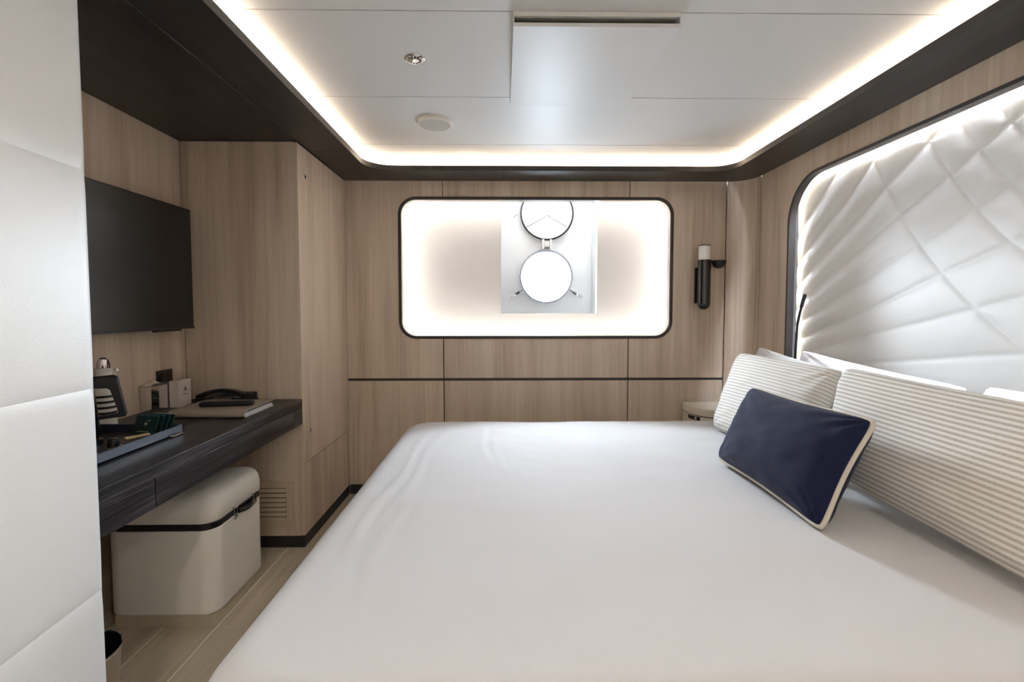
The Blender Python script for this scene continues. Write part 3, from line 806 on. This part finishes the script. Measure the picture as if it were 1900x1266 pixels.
MB().loft([ns_loop(-0.01, 0.5617), ns_loop(-0.012, 0.565), ns_loop(-0.012, 0.598), ns_loop(0.0, 0.606), ns_loop(0.03, 0.609)]).build('lid', CREAMD, ns, True, 30)
def ns_arc(t0, t1, off, z0, z1, th, n=12):
    a = [(1.41 + (0.232 + off) * math.cos(t), 2.965 + (0.178 + off) * math.sin(t)) for t in np.linspace(t0, t1, n)]
    b = [(1.41 + (0.232 + off + th) * math.cos(t), 2.965 + (0.178 + off + th) * math.sin(t)) for t in np.linspace(t0, t1, n)]
    return MB().prism(a + b[::-1], 'z', z0, z1)
sp_ = ns_arc(PI * 1.0, PI * 1.17, 0.000, 0.532, 0.553, 0.006).build('strap', BLACK, ns, True, 30)
MB().lathe([(0.009, 0), (0.009, 0.008), (0.006, 0.011)], (1.41 + 0.236 * math.cos(PI * 1.13), 2.965 + 0.182 * math.sin(PI * 1.13), 0.543), (-0.75, -0.6, 0), 16).build('clasp', CHROME, sp_)
ns_arc(PI * 1.175, PI * 1.46, 0.0002, 0.10, 0.545, 0.004, 16).build('door', CREAMD, ns, True, 30)

# ------------------------------------------------------------------ wall sconce
sx, sy = 1.279, 3.015
sn = thing('wall_sconce', (sx, sy, 1.215), 'black cylindrical wall sconce with white glass top and small side bowl', 'lamp')
MB().lathe([(0.0001, 1.215), (0.014, 1.2175), (0.027, 1.225), (0.036, 1.238), (0.0395, 1.255), (0.0395, 1.530), (0.036, 1.531)], (sx, sy, 0), n=40).build('body', BLACKG, sn)
MB().lathe([(0.0355, 1.5312), (0.0365, 1.534), (0.0365, 1.616), (0.033, 1.619)], (sx, sy, 0), n=40).build('glass_shade', plain('opal_glass', (0.80, 0.76, 0.72, 1), 0.25), sn)
MB().lathe([(0.034, 1.6192), (0.0365, 1.620), (0.0365, 1.623), (0.030, 1.625)], (sx, sy, 0), n=40).build('cap', BLACKG, sn)
mb = MB(); mb.box(1.252, 1.308, 3.090, 3.1045, 1.257, 1.489, 0.002, 1); mb.box(1.268, 1.290, 3.045, 3.091, 1.33, 1.42); mb.build('backplate', BLACK, sn)
bw = MB()
bw.lathe([(0.0001, -0.050), (0.012, -0.0485), (0.025, -0.043), (0.036, -0.033), (0.043, -0.018), (0.045, -0.004), (0.045, 0.0), (0.043, 0.001), (0.0001, 0.001)], (1.372, sy, 1.527), n=36)
bw.build('bowl', plain('black_matt', srgb(22, 23, 27), 0.45), sn)
MB().box(1.314, 1.330, sy - 0.008, sy + 0.008, 1.514, 1.529, 0.003).build('arm', BLACK, sn)

# ------------------------------------------------------------------ reading lamp on the headboard
rl_ = thing('reading_lamp', (1.57, 2.50, 0.86), 'slim black flexible reading lamp rising beside the headboard edge', 'lamp')
pts = [(1.615, 2.505, 0.86), (1.585, 2.505, 0.865), (1.562, 2.504, 0.90), (1.558, 2.502, 0.96), (1.558, 2.500, 1.01), (1.556, 2.492, 1.08), (1.554, 2.484, 1.14), (1.552, 2.466, 1.19), (1.550, 2.450, 1.225)]
pts = [Vector((q[0], q[1], q[2])) for q in smooth_line(pts, 2)]
MB().tube(pts, 0.0062, 12).build('stem', BLACK, rl_)
MB().tube([(1.550, 2.450, 1.225), (1.549, 2.4465, 1.231), (1.547, 2.416, 1.294), (1.547, 2.4155, 1.2955)], [0.006, 0.0085, 0.0085, 0.007], 14).build('lamp_head', BLACK, rl_)
MB().lathe([(0.026, 0.0), (0.026, 0.008), (0.022, 0.011)], (1.632, 2.505, 0.86), (-1, 0, 0), 28).build('mount', BLACK, rl_)

# ------------------------------------------------------------------ leather trunk under the desk
tk = thing('storage_trunk', (-1.285, 1.965, 0), 'cream leather storage trunk with black strap and chrome clasps under the desk', 'trunk')
def tk_loop(d, z, R=0.06):
    return [(x, y, z) for x, y in rrect(-1.512 + d, -1.095 - d, 1.768 + d, 2.150 - d, max(R - d, 0.012), 10)]
MB().loft([tk_loop(0.014, 0.0, 0.03), tk_loop(0.014, 0.048, 0.03)]).build('plinth', plain('plinth_taupe', srgb(200, 188, 166), 0.35), tk, True, 40)
MB().loft([tk_loop(0.010, 0.0482), tk_loop(0.002, 0.055), tk_loop(0.0, 0.064), tk_loop(0.0, 0.376), tk_loop(0.004, 0.380)]).build('body', CREAM, tk, True, 50)
bandm = MB().loft([tk_loop(0.004, 0.3802), tk_loop(0.001, 0.383), tk_loop(0.001, 0.403), tk_loop(0.004, 0.4058)]).build('strap', BLACK, tk, True, 40)
MB().loft([tk_loop(0.004, 0.406), tk_loop(-0.002, 0.411), tk_loop(-0.003, 0.455), tk_loop(0.002, 0.480), tk_loop(0.014, 0.500), tk_loop(0.034, 0.513), tk_loop(0.07, 0.521), tk_loop(0.12, 0.526), tk_loop(0.17, 0.528)]).build('lid', CREAM, tk, True, 60)
for y in (1.905, 2.055):
    mb = MB()
    for dy in (-0.012, 0.009): mb.box(-1.0955, -1.086, y + dy, y + dy + 0.003, 0.372, 0.420, 0.001, 1)
    mb.box(-1.0955, -1.084, y - 0.012, y + 0.012, 0.414, 0.421, 0.001, 1); mb.box(-1.0955, -1.087, y - 0.006, y + 0.006, 0.366, 0.380, 0.001, 1)
    mb.build('clasp', CHROME, tk)
hp = [(-1.088, 1.925 + 0.11 * t, 0.393 + 0.0 * t) for t in np.linspace(0, 1, 12)]
hp = [(q[0] + 0.014 * math.sin(PI * i / 11), q[1], q[2] - 0.004 * math.sin(PI * i / 11)) for i, q in enumerate(hp)]
mb = MB(); mb.tube(hp, 0.0095, 10); mb.build('handle', BLACK, tk)

# ------------------------------------------------------------------ waste bin
bn = thing('waste_bin', (-1.165, 1.262, 0), 'round steel waste bin with dark liner behind the white partition', 'bin')
MB().lathe([(0.078, 0.0), (0.082, 0.004), (0.098, 0.276)], (-1.165, 1.262, 0), n=48, cap=False).build('shell', STEEL, bn)
MB().lathe([(0.0985, 0.272), (0.1005, 0.276), (0.1005, 0.282), (0.098, 0.283), (0.0965, 0.278)], (-1.165, 1.262, 0), n=48, cap=False).build('rim', CHROME, bn)
MB().lathe([(0.0, 0.01), (0.076, 0.01), (0.0955, 0.278)], (-1.165, 1.262, 0), n=48, cap=False).build('liner', plain('liner_black', srgb(20, 21, 24), 0.3), bn)

# ------------------------------------------------------------------ things on the desk
TRM = plain('tray_blue_grey', srgb(44, 50, 66), 0.35)
TX0, TX1, TY0, TY1 = -1.475, -1.172, 1.20, 1.735
ty = thing('serving_tray', (-1.32, 1.47, ZD), 'dark blue grey tray holding kettle, capsules and tea on the desk', 'tray')
mb = MB(); mb.box(TX0, TX1, TY0, TY1, ZD + 0.0005, ZD + 0.008, 0.001, 1); mb.build('base', BLACK, ty)
mb = MB()
mb.box(TX0, TX0 + 0.006, TY0, TY1, ZD + 0.008, ZD + 0.034, 0.0012, 1); mb.box(TX1 - 0.006, TX1, TY0, TY1, ZD + 0.0005, ZD + 0.034, 0.0012, 1)
mb.box(TX0, TX1, TY0, TY0 + 0.006, ZD + 0.008, ZD + 0.034, 0.0012, 1); mb.box(TX0, TX1, TY1 - 0.006, TY1, ZD + 0.0005, ZD + 0.034, 0.0012, 1)
mb.build('side', TRM, ty)
mb = MB(); mb.tube([(TX1, 1.665, ZD + 0.006), (TX1 + 0.012, 1.668, ZD + 0.006), (TX1 + 0.014, 1.69, ZD + 0.008), (TX1 + 0.012, 1.712, ZD + 0.006), (TX1, 1.715, ZD + 0.006)], 0.003, 8); mb.build('handle', CHROME, ty)
ZT = ZD + 0.008

# kettle: body behind the partition, D-shaped handle in view
kt = thing('electric_kettle', (-1.395, 1.545, ZT), 'black electric kettle with angular handle standing in the tray', 'kettle')
KX, KY = -1.398, 1.535
MB().lathe([(0.078, ZT + 0.0002), (0.080, ZT + 0.004), (0.080, ZT + 0.014), (0.070, ZT + 0.020)], (KX, KY, 0), n=40).build('power_base', BLACKG, kt)
MB().lathe([(0.070, ZT + 0.0205), (0.073, ZT + 0.03), (0.066, ZT + 0.14), (0.058, ZT + 0.205), (0.050, ZT + 0.216), (0.012, ZT + 0.222), (0.010, ZT + 0.234), (0.0, ZT + 0.236)], (KX, KY, 0), n=40).build('body', BLACKG, kt)
hx = Vector((0.85, 0.5, 0)).normalized()
kc = Vector((KX, KY, 0))
side = Vector((-hx.y, hx.x, 0))
h_out = [(0.040, 0.222), (0.112, 0.226), (0.1225, 0.219), (0.1445, 0.092), (0.141, 0.085), (0.060, 0.080)]
h_in = [(0.050, 0.185), (0.096, 0.183), (0.1035, 0.176), (0.1225, 0.102), (0.119, 0.096), (0.066, 0.091)]
mb = MB()
for w_, ins in ((0.0085, 0.0),):
    vs = []
    for sgn, k in ((-0.0125, 0.003), (-0.009, 0.0), (0.009, 0.0), (0.0125, 0.003)):
        for lst, sg in ((h_out, 1), (h_in, -1)):
            cx_ = sum(p[0] for p in lst) / 6; cz_ = sum(p[1] for p in lst) / 6
            for (a, z) in lst:
                f_ = 1 - sg * k / 0.06
                vs.append(kc + hx * (cx_ + (a - cx_) * f_) + Vector((0, 0, ZT + cz_ + (z - cz_) * f_)) + side * sgn)
    fs = []
    for i in range(6):
        j = (i + 1) % 6
        for l in range(3):
            fs.append((l * 12 + i, l * 12 + j, l * 12 + 12 + j, l * 12 + 12 + i)); fs.append((l * 12 + 6 + i, l * 12 + 18 + i, l * 12 + 18 + j, l * 12 + 6 + j))
        fs.append((i, 6 + i, 6 + j, j)); fs.append((36 + i, 36 + j, 42 + j, 42 + i))
    mb.add(vs, fs)
mb.build('handle', BLACK, kt, True, 40)
MB().tube([kc - hx * 0.05 + Vector((0, 0, ZT + 0.19)), kc - hx * 0.09 + Vector((0, 0, ZT + 0.205))], [0.02, 0.010], 12).build('spout', BLACKG, kt)

# insulated bottle
BXc, BYc = -1.512, 1.805
bt = thing('insulated_bottle', (BXc, BYc, ZD), 'white insulated bottle with steel cap behind the kettle handle', 'bottle')
BOTW = plain('bottle_white', srgb(226, 222, 214), 0.3)
MB().lathe([(0.034, ZD + 0.0005), (0.0365, ZD + 0.004), (0.0365, ZD + 0.155), (0.0355, ZD + 0.175), (0.031, ZD + 0.195), (0.0265, ZD + 0.208), (0.0255, ZD + 0.213)], (BXc, BYc, 0), n=40).build('body', BOTW, bt)
MB().lathe([(0.0262, ZD + 0.2132), (0.0275, ZD + 0.216), (0.0275, ZD + 0.228), (0.026, ZD + 0.231)], (BXc, BYc, 0), n=40).build('collar', BOTW, bt)
MB().lathe([(0.0185, ZD + 0.2312), (0.0185, ZD + 0.258), (0.0165, ZD + 0.264), (0.010, ZD + 0.266)], (BXc, BYc, 0), n=32).build('cap', CHROME, bt)
lp = [(BXc + 0.023 * c_, BYc, ZD + 0.231 + 0.038 * s_ ** 0.6) for c_, s_ in ((math.cos(t), max(0, math.sin(t))) for t in np.linspace(0, PI, 18))]
MB().tube(lp, 0.0025, 8).build('carry_loop', BLACK, bt)
mb = MB(); mb.tube([(BXc + 0.026, BYc, ZD + 0.222), (BXc + 0.052, BYc - 0.004, ZD + 0.224)], 0.0016, 8); mb.tube([(BXc + 0.050, BYc - 0.004, ZD + 0.234), (BXc + 0.051, BYc - 0.004, ZD + 0.215)], 0.003, 8); mb.tube([(BXc + 0.051, BYc - 0.004, ZD + 0.224), (BXc + 0.058, BYc - 0.005, ZD + 0.225)], 0.0028, 8)
for k in range(8): mb.lathe([(0.0, -0.0022), (0.0022, 0), (0.0, 0.0022)], (BXc + 0.051, BYc - 0.004, ZD + 0.213 - 0.0042 * k), n=8)
mb.build('chain', CHROME, bt)
for k in range(4):
    z = ZD + 0.058 + 0.021 * k
    MB().lathe([(0.0367, z), (0.0369, z + 0.001), (0.0369, z + 0.008), (0.0367, z + 0.009)], (BXc, BYc, 0), n=40, cap=False).build('stripe', BLACK, bt)

# tea sachets leaning in the tray
TEA = plain('tea_green', srgb(20, 48, 46), 0.35); TEAT = plain('tea_print', srgb(176, 170, 140), 0.5)
tea_labels = ['dark green tea sachet with gold emblem, front one in the tray', 'dark green tea sachet directly behind the front one', 'dark green tea sachet third from the front in the tray', 'dark green tea sachet with pale top edge at the back of the row']
for k in range(4):
    off = Vector((0.010 * k, 0.013 * k, 0))
    c = Vector((-1.272, 1.672, ZT + 0.001)) + off
    ux = Vector((0.985, -0.17, 0)).normalized(); uz = Vector((0.10, 0.30, 0.95)).normalized(); un = ux.cross(uz).normalized()
    ts = thing('tea_sachet', c, tea_labels[k], 'tea bag', 'dark green tea sachets')
    mb = MB(); mb.obox(c + uz * 0.033, ux, uz, un, 0.045, 0.033, 0.0014, 0.0006); mb.build('envelope', TEA, ts)
    mb = MB(); mb.obox(c + uz * 0.0675, ux, uz, un, 0.043, 0.0016, 0.0016); mb.build('top_fold', plain('tea_blue', srgb(52, 84, 100), 0.4) if k < 3 else TEAT, ts, False)
    if k == 0:
        mb = MB(); fc = c - un * 0.0 + un * (0.0018 if un.y < 0 else -0.0018)
        f_ = fc
        mb.lathe([(0.0055, -0.0003), (0.0055, 0.0003), (0.0028, 0.0003)], f_ + uz * 0.039, un if un.y < 0 else -un, 16)
        for s_, wdt in ((-0.022, 0.005), (-0.011, 0.006), (0.002, 0.005), (0.014, 0.006)): mb.obox(f_ + uz * 0.012 + ux * s_, ux, uz, un, wdt, 0.0012, 0.0003)
        for s_, tilt in ((0.004, 0.5), (0.009, -0.5), (0.015, 0.4)): mb.obox(f_ + uz * 0.051 + ux * s_, ux * 0.4 + uz * tilt, uz * 0.4 - ux * tilt, un, 0.003, 0.0008, 0.0003)
        mb.build('print', TEAT, ts, False)
# coffee capsules and a golden stick sachet
def capsule(x, y, mat, label):
    t = thing('coffee_capsule', (x, y, ZT), label, 'coffee capsule', 'coffee capsules in the tray')
    MB().lathe([(0.011, ZT + 0.0275), (0.0135, ZT + 0.026), (0.0175, ZT + 0.003), (0.0175, ZT + 0.002)], (x, y, 0), n=28).build('cup', mat, t)
    MB().lathe([(0.0205, ZT + 0.0003), (0.0205, ZT + 0.0018)], (x, y, 0), n=28).build('rim', CHROME, t)
capsule(-1.262, 1.535, plain('capsule_black', srgb(16, 16, 18), 0.2), 'black coffee capsule standing in the tray')
capsule(-1.268, 1.452, plain('capsule_copper', srgb(190, 110, 60), 0.25, metal=0.9), 'copper coloured coffee capsule by the tray edge')
gs = MB(); gs.obox((-1.255, 1.625, ZT + 0.010), (0.52, 0.85, 0.0), (-0.85, 0.52, 0), (0, 0, 1), 0.036, 0.008, 0.0035, 0.002)
tag(gs.build('sugar_stick', plain('gold_paper', srgb(222, 200, 146), 0.35, metal=0.3), None, True, 40), 'golden sugar stick lying in the tray before the tea', 'sugar stick')

# chrome stationery box against the wall
cb = thing('chrome_box', (-1.56, 2.16, ZD), 'mirror chrome tissue box against the niche wall', 'box')
MB().box(-1.586, -1.536, 2.075, 2.235, ZD + 0.0005, ZD + 0.112, 0.002, 2).build('shell', CHROME, cb)
MB().box(-1.5865, -1.534, 2.073, 2.237, ZD + 0.1122, ZD + 0.1155, 0.001, 1).build('top_plate', STEEL, cb)
tz = ZD + 0.1157; TG = []
for i in range(13):
    for j in range(7):
        u, v = i / 12, j / 6
        TG.append((-1.578 + 0.034 * v, 2.078 + 0.085 * u, tz + 0.018 * math.sin(PI * u) ** 0.8 * math.sin(PI * (0.15 + 0.7 * v)) + 0.002 * math.sin(9 * u + 5 * v)))
mb = MB(); mb.add(TG, [(i * 7 + j, (i + 1) * 7 + j, (i + 1) * 7 + j + 1, i * 7 + j + 1) for i in range(12) for j in range(6)])
mb.build('tissue', plain('tissue_paper', srgb(226, 214, 196), 0.9), cb, True, 80)

# white card box with a sail emblem
wc = thing('card_box', (-1.515, 2.225, ZD), 'small white card box with grey sail emblem beside the chrome box', 'box')
MB().box(-1.532, -1.492, 2.180, 2.272, ZD + 0.0005, ZD + 0.124, 0.001, 1).build('carton', plain('card_white', srgb(226, 214, 204), 0.6), wc)
SG = plain('emblem_grey', srgb(92, 88, 84), 0.6)
mb = MB(); xx = -1.4917
mb.prism([(2.219, ZD + 0.076), (2.228, ZD + 0.076), (2.227, ZD + 0.090)], 'x', xx, xx + 0.0003)
mb.prism([(2.229, ZD + 0.076), (2.240, ZD + 0.076), (2.230, ZD + 0.098)], 'x', xx, xx + 0.0003)
mb.prism([(2.216, ZD + 0.073), (2.244, ZD + 0.073), (2.244, ZD + 0.0745), (2.216, ZD + 0.0745)], 'x', xx, xx + 0.0003)
mb.prism([(2.211, ZD + 0.055), (2.247, ZD + 0.055), (2.247, ZD + 0.0575), (2.211, ZD + 0.0575)], 'x', xx, xx + 0.0003)
mb.build('emblem', SG, wc, False)

# wall socket
so = thing('wall_socket', (XL, 2.23, 0.88), 'black wall socket plate on the niche wall above the desk', 'socket')
MB().box(XL, XL + 0.009, 2.180, 2.278, 0.872, 0.936, 0.002, 2).build('plate', BLACK, so)
for y in (2.206, 2.252): MB().lathe([(0.019, 0.0), (0.019, 0.001), (0.015, 0.0012)], (XL + 0.009, y, 0.904), (1, 0, 0), 24).build('outlet', BLACKG, so)

# beige leather folder with remote on it
fo = thing('leather_folder', (-1.21, 2.10, ZD), 'beige leather ring folder lying on the desk under the remote', 'folder')
FOL = leather('folder_leather', srgb(158, 146, 130), 0.45, 600, 0.15)
FX0, FX1, FY0, FY1 = -1.385, -1.072, 1.958, 2.215
zp = ZD
sec = []
n0 = 10
outer_ = [(FY1, zp + 0.0006), (FY0 + 0.016, zp + 0.0006)] + [(FY0 + 0.016 - 0.016 * math.sin(t), zp + 0.0166 - 0.016 * math.cos(t)) for t in np.linspace(0, PI, 12)][1:] + [(FY1 - 0.01, zp + 0.0316), (FY1, zp + 0.0316)]
inner_ = [(FY1, zp + 0.0286), (FY0 + 0.016, zp + 0.0290)] + [(FY0 + 0.016 - 0.0125 * math.sin(t), zp + 0.0166 + 0.0125 * math.cos(t)) for t in np.linspace(0, PI, 12)][1:] + [(FY1, zp + 0.0036)]
MB().prism(outer_ + inner_, 'x', FX0, FX1).build('cover', FOL, fo, True, 30)
for k in range(5):
    MB().box(FX0 + 0.004, FX1 - 0.003 - 0.001 * k, FY0 + 0.02, FY1 - 0.006, zp + 0.0045 + 0.0030 * k, zp + 0.0045 + 0.0030 * k + 0.0022).build('page', plain('paper', srgb(226, 226, 234), 0.8) if k == 0 else bpy.data.materials['paper'], fo, False)
RB = ZD + 0.0320
rm = thing('remote_control', (-1.2, 2.07, RB), 'black remote control lying on the beige folder', 'remote')
ra = Vector((0.985, 0.17, 0)).normalized(); rb = Vector((-0.17, 0.985, 0)).normalized(); rc = Vector((-1.203, 2.066, RB))
mb = MB()
lr = []
for z, dd in ((0.0, 0.006), (0.004, 0.0015), (0.012, 0.0), (0.018, 0.002), (0.021, 0.006)):
    lr.append([rc + ra * x + rb * y + Vector((0, 0, z)) for x, y in rrect(-0.108 + dd, 0.108 - dd, -0.023 + dd, 0.023 - dd, 0.012, 5)])
mb.loft(lr); mb.build('body', BLACK, rm, True, 50)
KEY = plain('key_grey', srgb(84, 84, 88), 0.5); KEYR = plain('key_red', srgb(150, 60, 60), 0.5)
mb = MB()
for i in range(13):
    for j in range(3):
        if i == 3 and j == 1: continue
        mb.obox(rc + ra * (-0.092 + 0.0145 * i) + rb * (-0.012 + 0.012 * j) + Vector((0, 0, 0.0215)), ra, rb, (0, 0, 1), 0.0045, 0.0036, 0.0015)
mb.build('buttons', KEY, rm, False)
mb = MB(); mb.obox(rc + ra * (-0.092 + 0.0145 * 3) + rb * 0.0 + Vector((0, 0, 0.0215)), ra, rb, (0, 0, 1), 0.005, 0.004, 0.0015); mb.build('power_button', KEYR, rm, False)

# desk telephone
tp = thing('desk_telephone', (-1.32, 2.30, ZD), 'black corded desk telephone behind the beige folder', 'telephone')
mb = MB(); mb.prism([(2.228, ZD + 0.0005), (2.378, ZD + 0.0005), (2.378, ZD + 0.040), (2.36, ZD + 0.044), (2.228, ZD + 0.018)], 'x', -1.455, -1.235)
mb.build('base', BLACK, tp, False)
hs = []
for i in range(17):
    s = i / 16
    x = -1.455 + 0.232 * s
    arch = 0.026 * math.sin(PI * s) ** 0.9
    z = ZD + 0.040 + arch
    hw_ = 0.024 - 0.004 * math.sin(PI * s)
    th = 0.020 - 0.009 * math.sin(PI * s) ** 0.5
    hs.append([(x, 2.268 + y, z + zz) for y, zz in ((-hw_, -th * 0.7), (-hw_, 0.002), (-hw_ * 0.7, 0.008), (hw_ * 0.7, 0.008), (hw_, 0.002), (hw_, -th * 0.7))])
MB().loft(hs).build('handset', plain('handset_black', srgb(26, 25, 25), 0.28), tp, True, 40)
for xa in (-1.448, -1.290): MB().box(xa, xa + 0.048, 2.245, 2.291, ZD + 0.020, ZD + 0.034, 0.004).build('cradle', BLACK, tp)
mb = MB()
for i in range(4):
    for j in range(3): mb.box(-1.385 + 0.022 * i, -1.371 + 0.022 * i, 2.305 + 0.02 * j, 2.317 + 0.02 * j, ZD + 0.028 + 0.004 * j, ZD + 0.040 + 0.004 * j)
mb.build('keypad', KEY, tp, False)
cpts = []
for i in range(110):
    t = i / 109; a = t * 2 * PI * 16
    bx = Vector((-1.222, 2.262, ZD + 0.052)).lerp(Vector((-1.212, 2.335, ZD + 0.012)), t) + Vector((0.016 * math.sin(PI * t), 0, -0.016 * math.sin(PI * t)))
    cpts.append(bx + Vector((0.0055 * math.cos(a), 0, 0.0055 * math.sin(a))))
MB().tube(cpts, 0.0018, 6).build('coiled_cord', BLACK, tp)
MB().tube([(-1.455, 2.33, ZD + 0.012), (-1.50, 2.335, ZD + 0.010), (-1.55, 2.33, ZD + 0.006), (-1.586, 2.31, ZD + 0.006)], 0.003, 8).build('line_cord', BLACK, tp)

# ------------------------------------------------------------------ on the ceiling
av = thing('air_vent', (0.29, 1.80, ZC - 0.046), 'white wedge-shaped air outlet panel with a long slot on the ceiling', 'vent')
AX0, AX1, AY0, AY1 = 0.032, 0.547, 1.493, 2.165
mb = MB()
mb.add([(AX0, AY0, ZC - 0.046), (AX1, AY0, ZC - 0.046), (AX1, AY1, ZC - 0.004), (AX0, AY1, ZC - 0.004),
        (AX0, AY0, ZC - 0.0345), (AX1, AY0, ZC - 0.0345), (AX1, AY1, ZC - 0.0005), (AX0, AY1, ZC - 0.0005)],
       [(0, 1, 2, 3), (4, 7, 6, 5), (0, 4, 5, 1), (1, 5, 6, 2), (2, 6, 7, 3), (3, 7, 4, 0)])
mb.build('face_panel', CEILM, av, False)
mb = MB()
mb.box(AX0, AX1, AY0 - 0.001, AY0 + 0.012, ZC - 0.015, ZC - 0.0005, 0.001, 1)
mb.build('upper_lip', CEILM, av)
for x in (AX0, AX1 - 0.003):
    mb = MB(); mb.prism([(AY0 + 0.001, ZC - 0.0375), (AY1, ZC - 0.0008), (AY1, ZC - 0.0005), (AY0 + 0.001, ZC - 0.0005)], 'x', x, x + 0.003); mb.build('side', CEILM, av, False)
MB().box(AX0 + 0.003, AX1 - 0.003, AY0 + 0.05, AY0 + 0.054, ZC - 0.035, ZC - 0.0005).build('damper', plain('damper_grey', srgb(120, 114, 100), 0.6), av, False)

sk = thing('ceiling_speaker', (-0.333, 2.36, ZC - 0.016), 'round white speaker with grey grille on the ceiling', 'speaker')
MB().lathe([(0.086, 0.0), (0.086, -0.010), (0.083, -0.0155), (0.078, -0.016), (0.077, -0.014), (0.0, -0.014)], (-0.333, 2.36, ZC), n=64).build('rim', plain('speaker_white', srgb(232, 226, 216), 0.4), sk)
MB().lathe([(0.0765, -0.0142), (0.0765, -0.0152), (0.0, -0.0155)], (-0.333, 2.36, ZC), n=64).build('grille', plain('speaker_grey', srgb(190, 186, 178), 0.7), sk)

sm = thing('ceiling_sprinkler', (-0.322, 1.775, ZC - 0.02), 'small chrome sprinkler rosette with slotted cup in the ceiling panel', 'sprinkler')
c = (-0.322, 1.775, ZC)
MB().lathe([(0.036, -0.0003), (0.0365, -0.002), (0.030, -0.005), (0.0265, -0.005), (0.0265, -0.0008)], c, n=48, cap=False).build('flange', CHROME, sm)
MB().lathe([(0.0262, -0.0006), (0.0, -0.0006)], c, n=32, cap=False).build('cup', plain('cup_dark', srgb(40, 36, 30), 0.5), sm)
MB().lathe([(0.012, -0.0008), (0.012, -0.004), (0.0165, -0.0045), (0.0165, -0.0065), (0.014, -0.0075), (0.0, -0.0078)], c, n=32).build('deflector', CHROME, sm)
mb = MB()
for k in range(12):
    a = 2 * PI * k / 12; dr = Vector((math.cos(a), math.sin(a), 0))
    mb.obox(Vector(c) + dr * 0.0215 + Vector((0, 0, -0.0035)), dr, (0, 0, 1), dr.cross(Vector((0, 0, 1))), 0.005, 0.002, 0.0011)
mb.build('spokes', CHROME, sm, False)

# two added fill lamps on the ceiling, unseen behind the camera, lift overall light
FILL_M = emit('fill_lamp_lens', (1.0, 0.90, 0.78, 1), FILL)
for x, lb in ((-0.30, 'added round fill lamp out of view, on the partition side'), (0.80, 'added round fill lamp out of view, on the headboard side')):
    dl = thing('ceiling_fill_lamp', (x, -0.6, ZC - 0.006), lb, 'light', 'added fill lamps out of view')
    MB().lathe([(0.068, -0.0004), (0.066, -0.006), (0.058, -0.006), (0.056, -0.0012)], (x, -0.6, ZC), n=40, cap=False).build('rim', WHITE, dl)
    MB().lathe([(0.0555, -0.001), (0.0555, -0.0022), (0.0, -0.0024)], (x, -0.6, ZC), n=40).build('lens', FILL_M, dl)
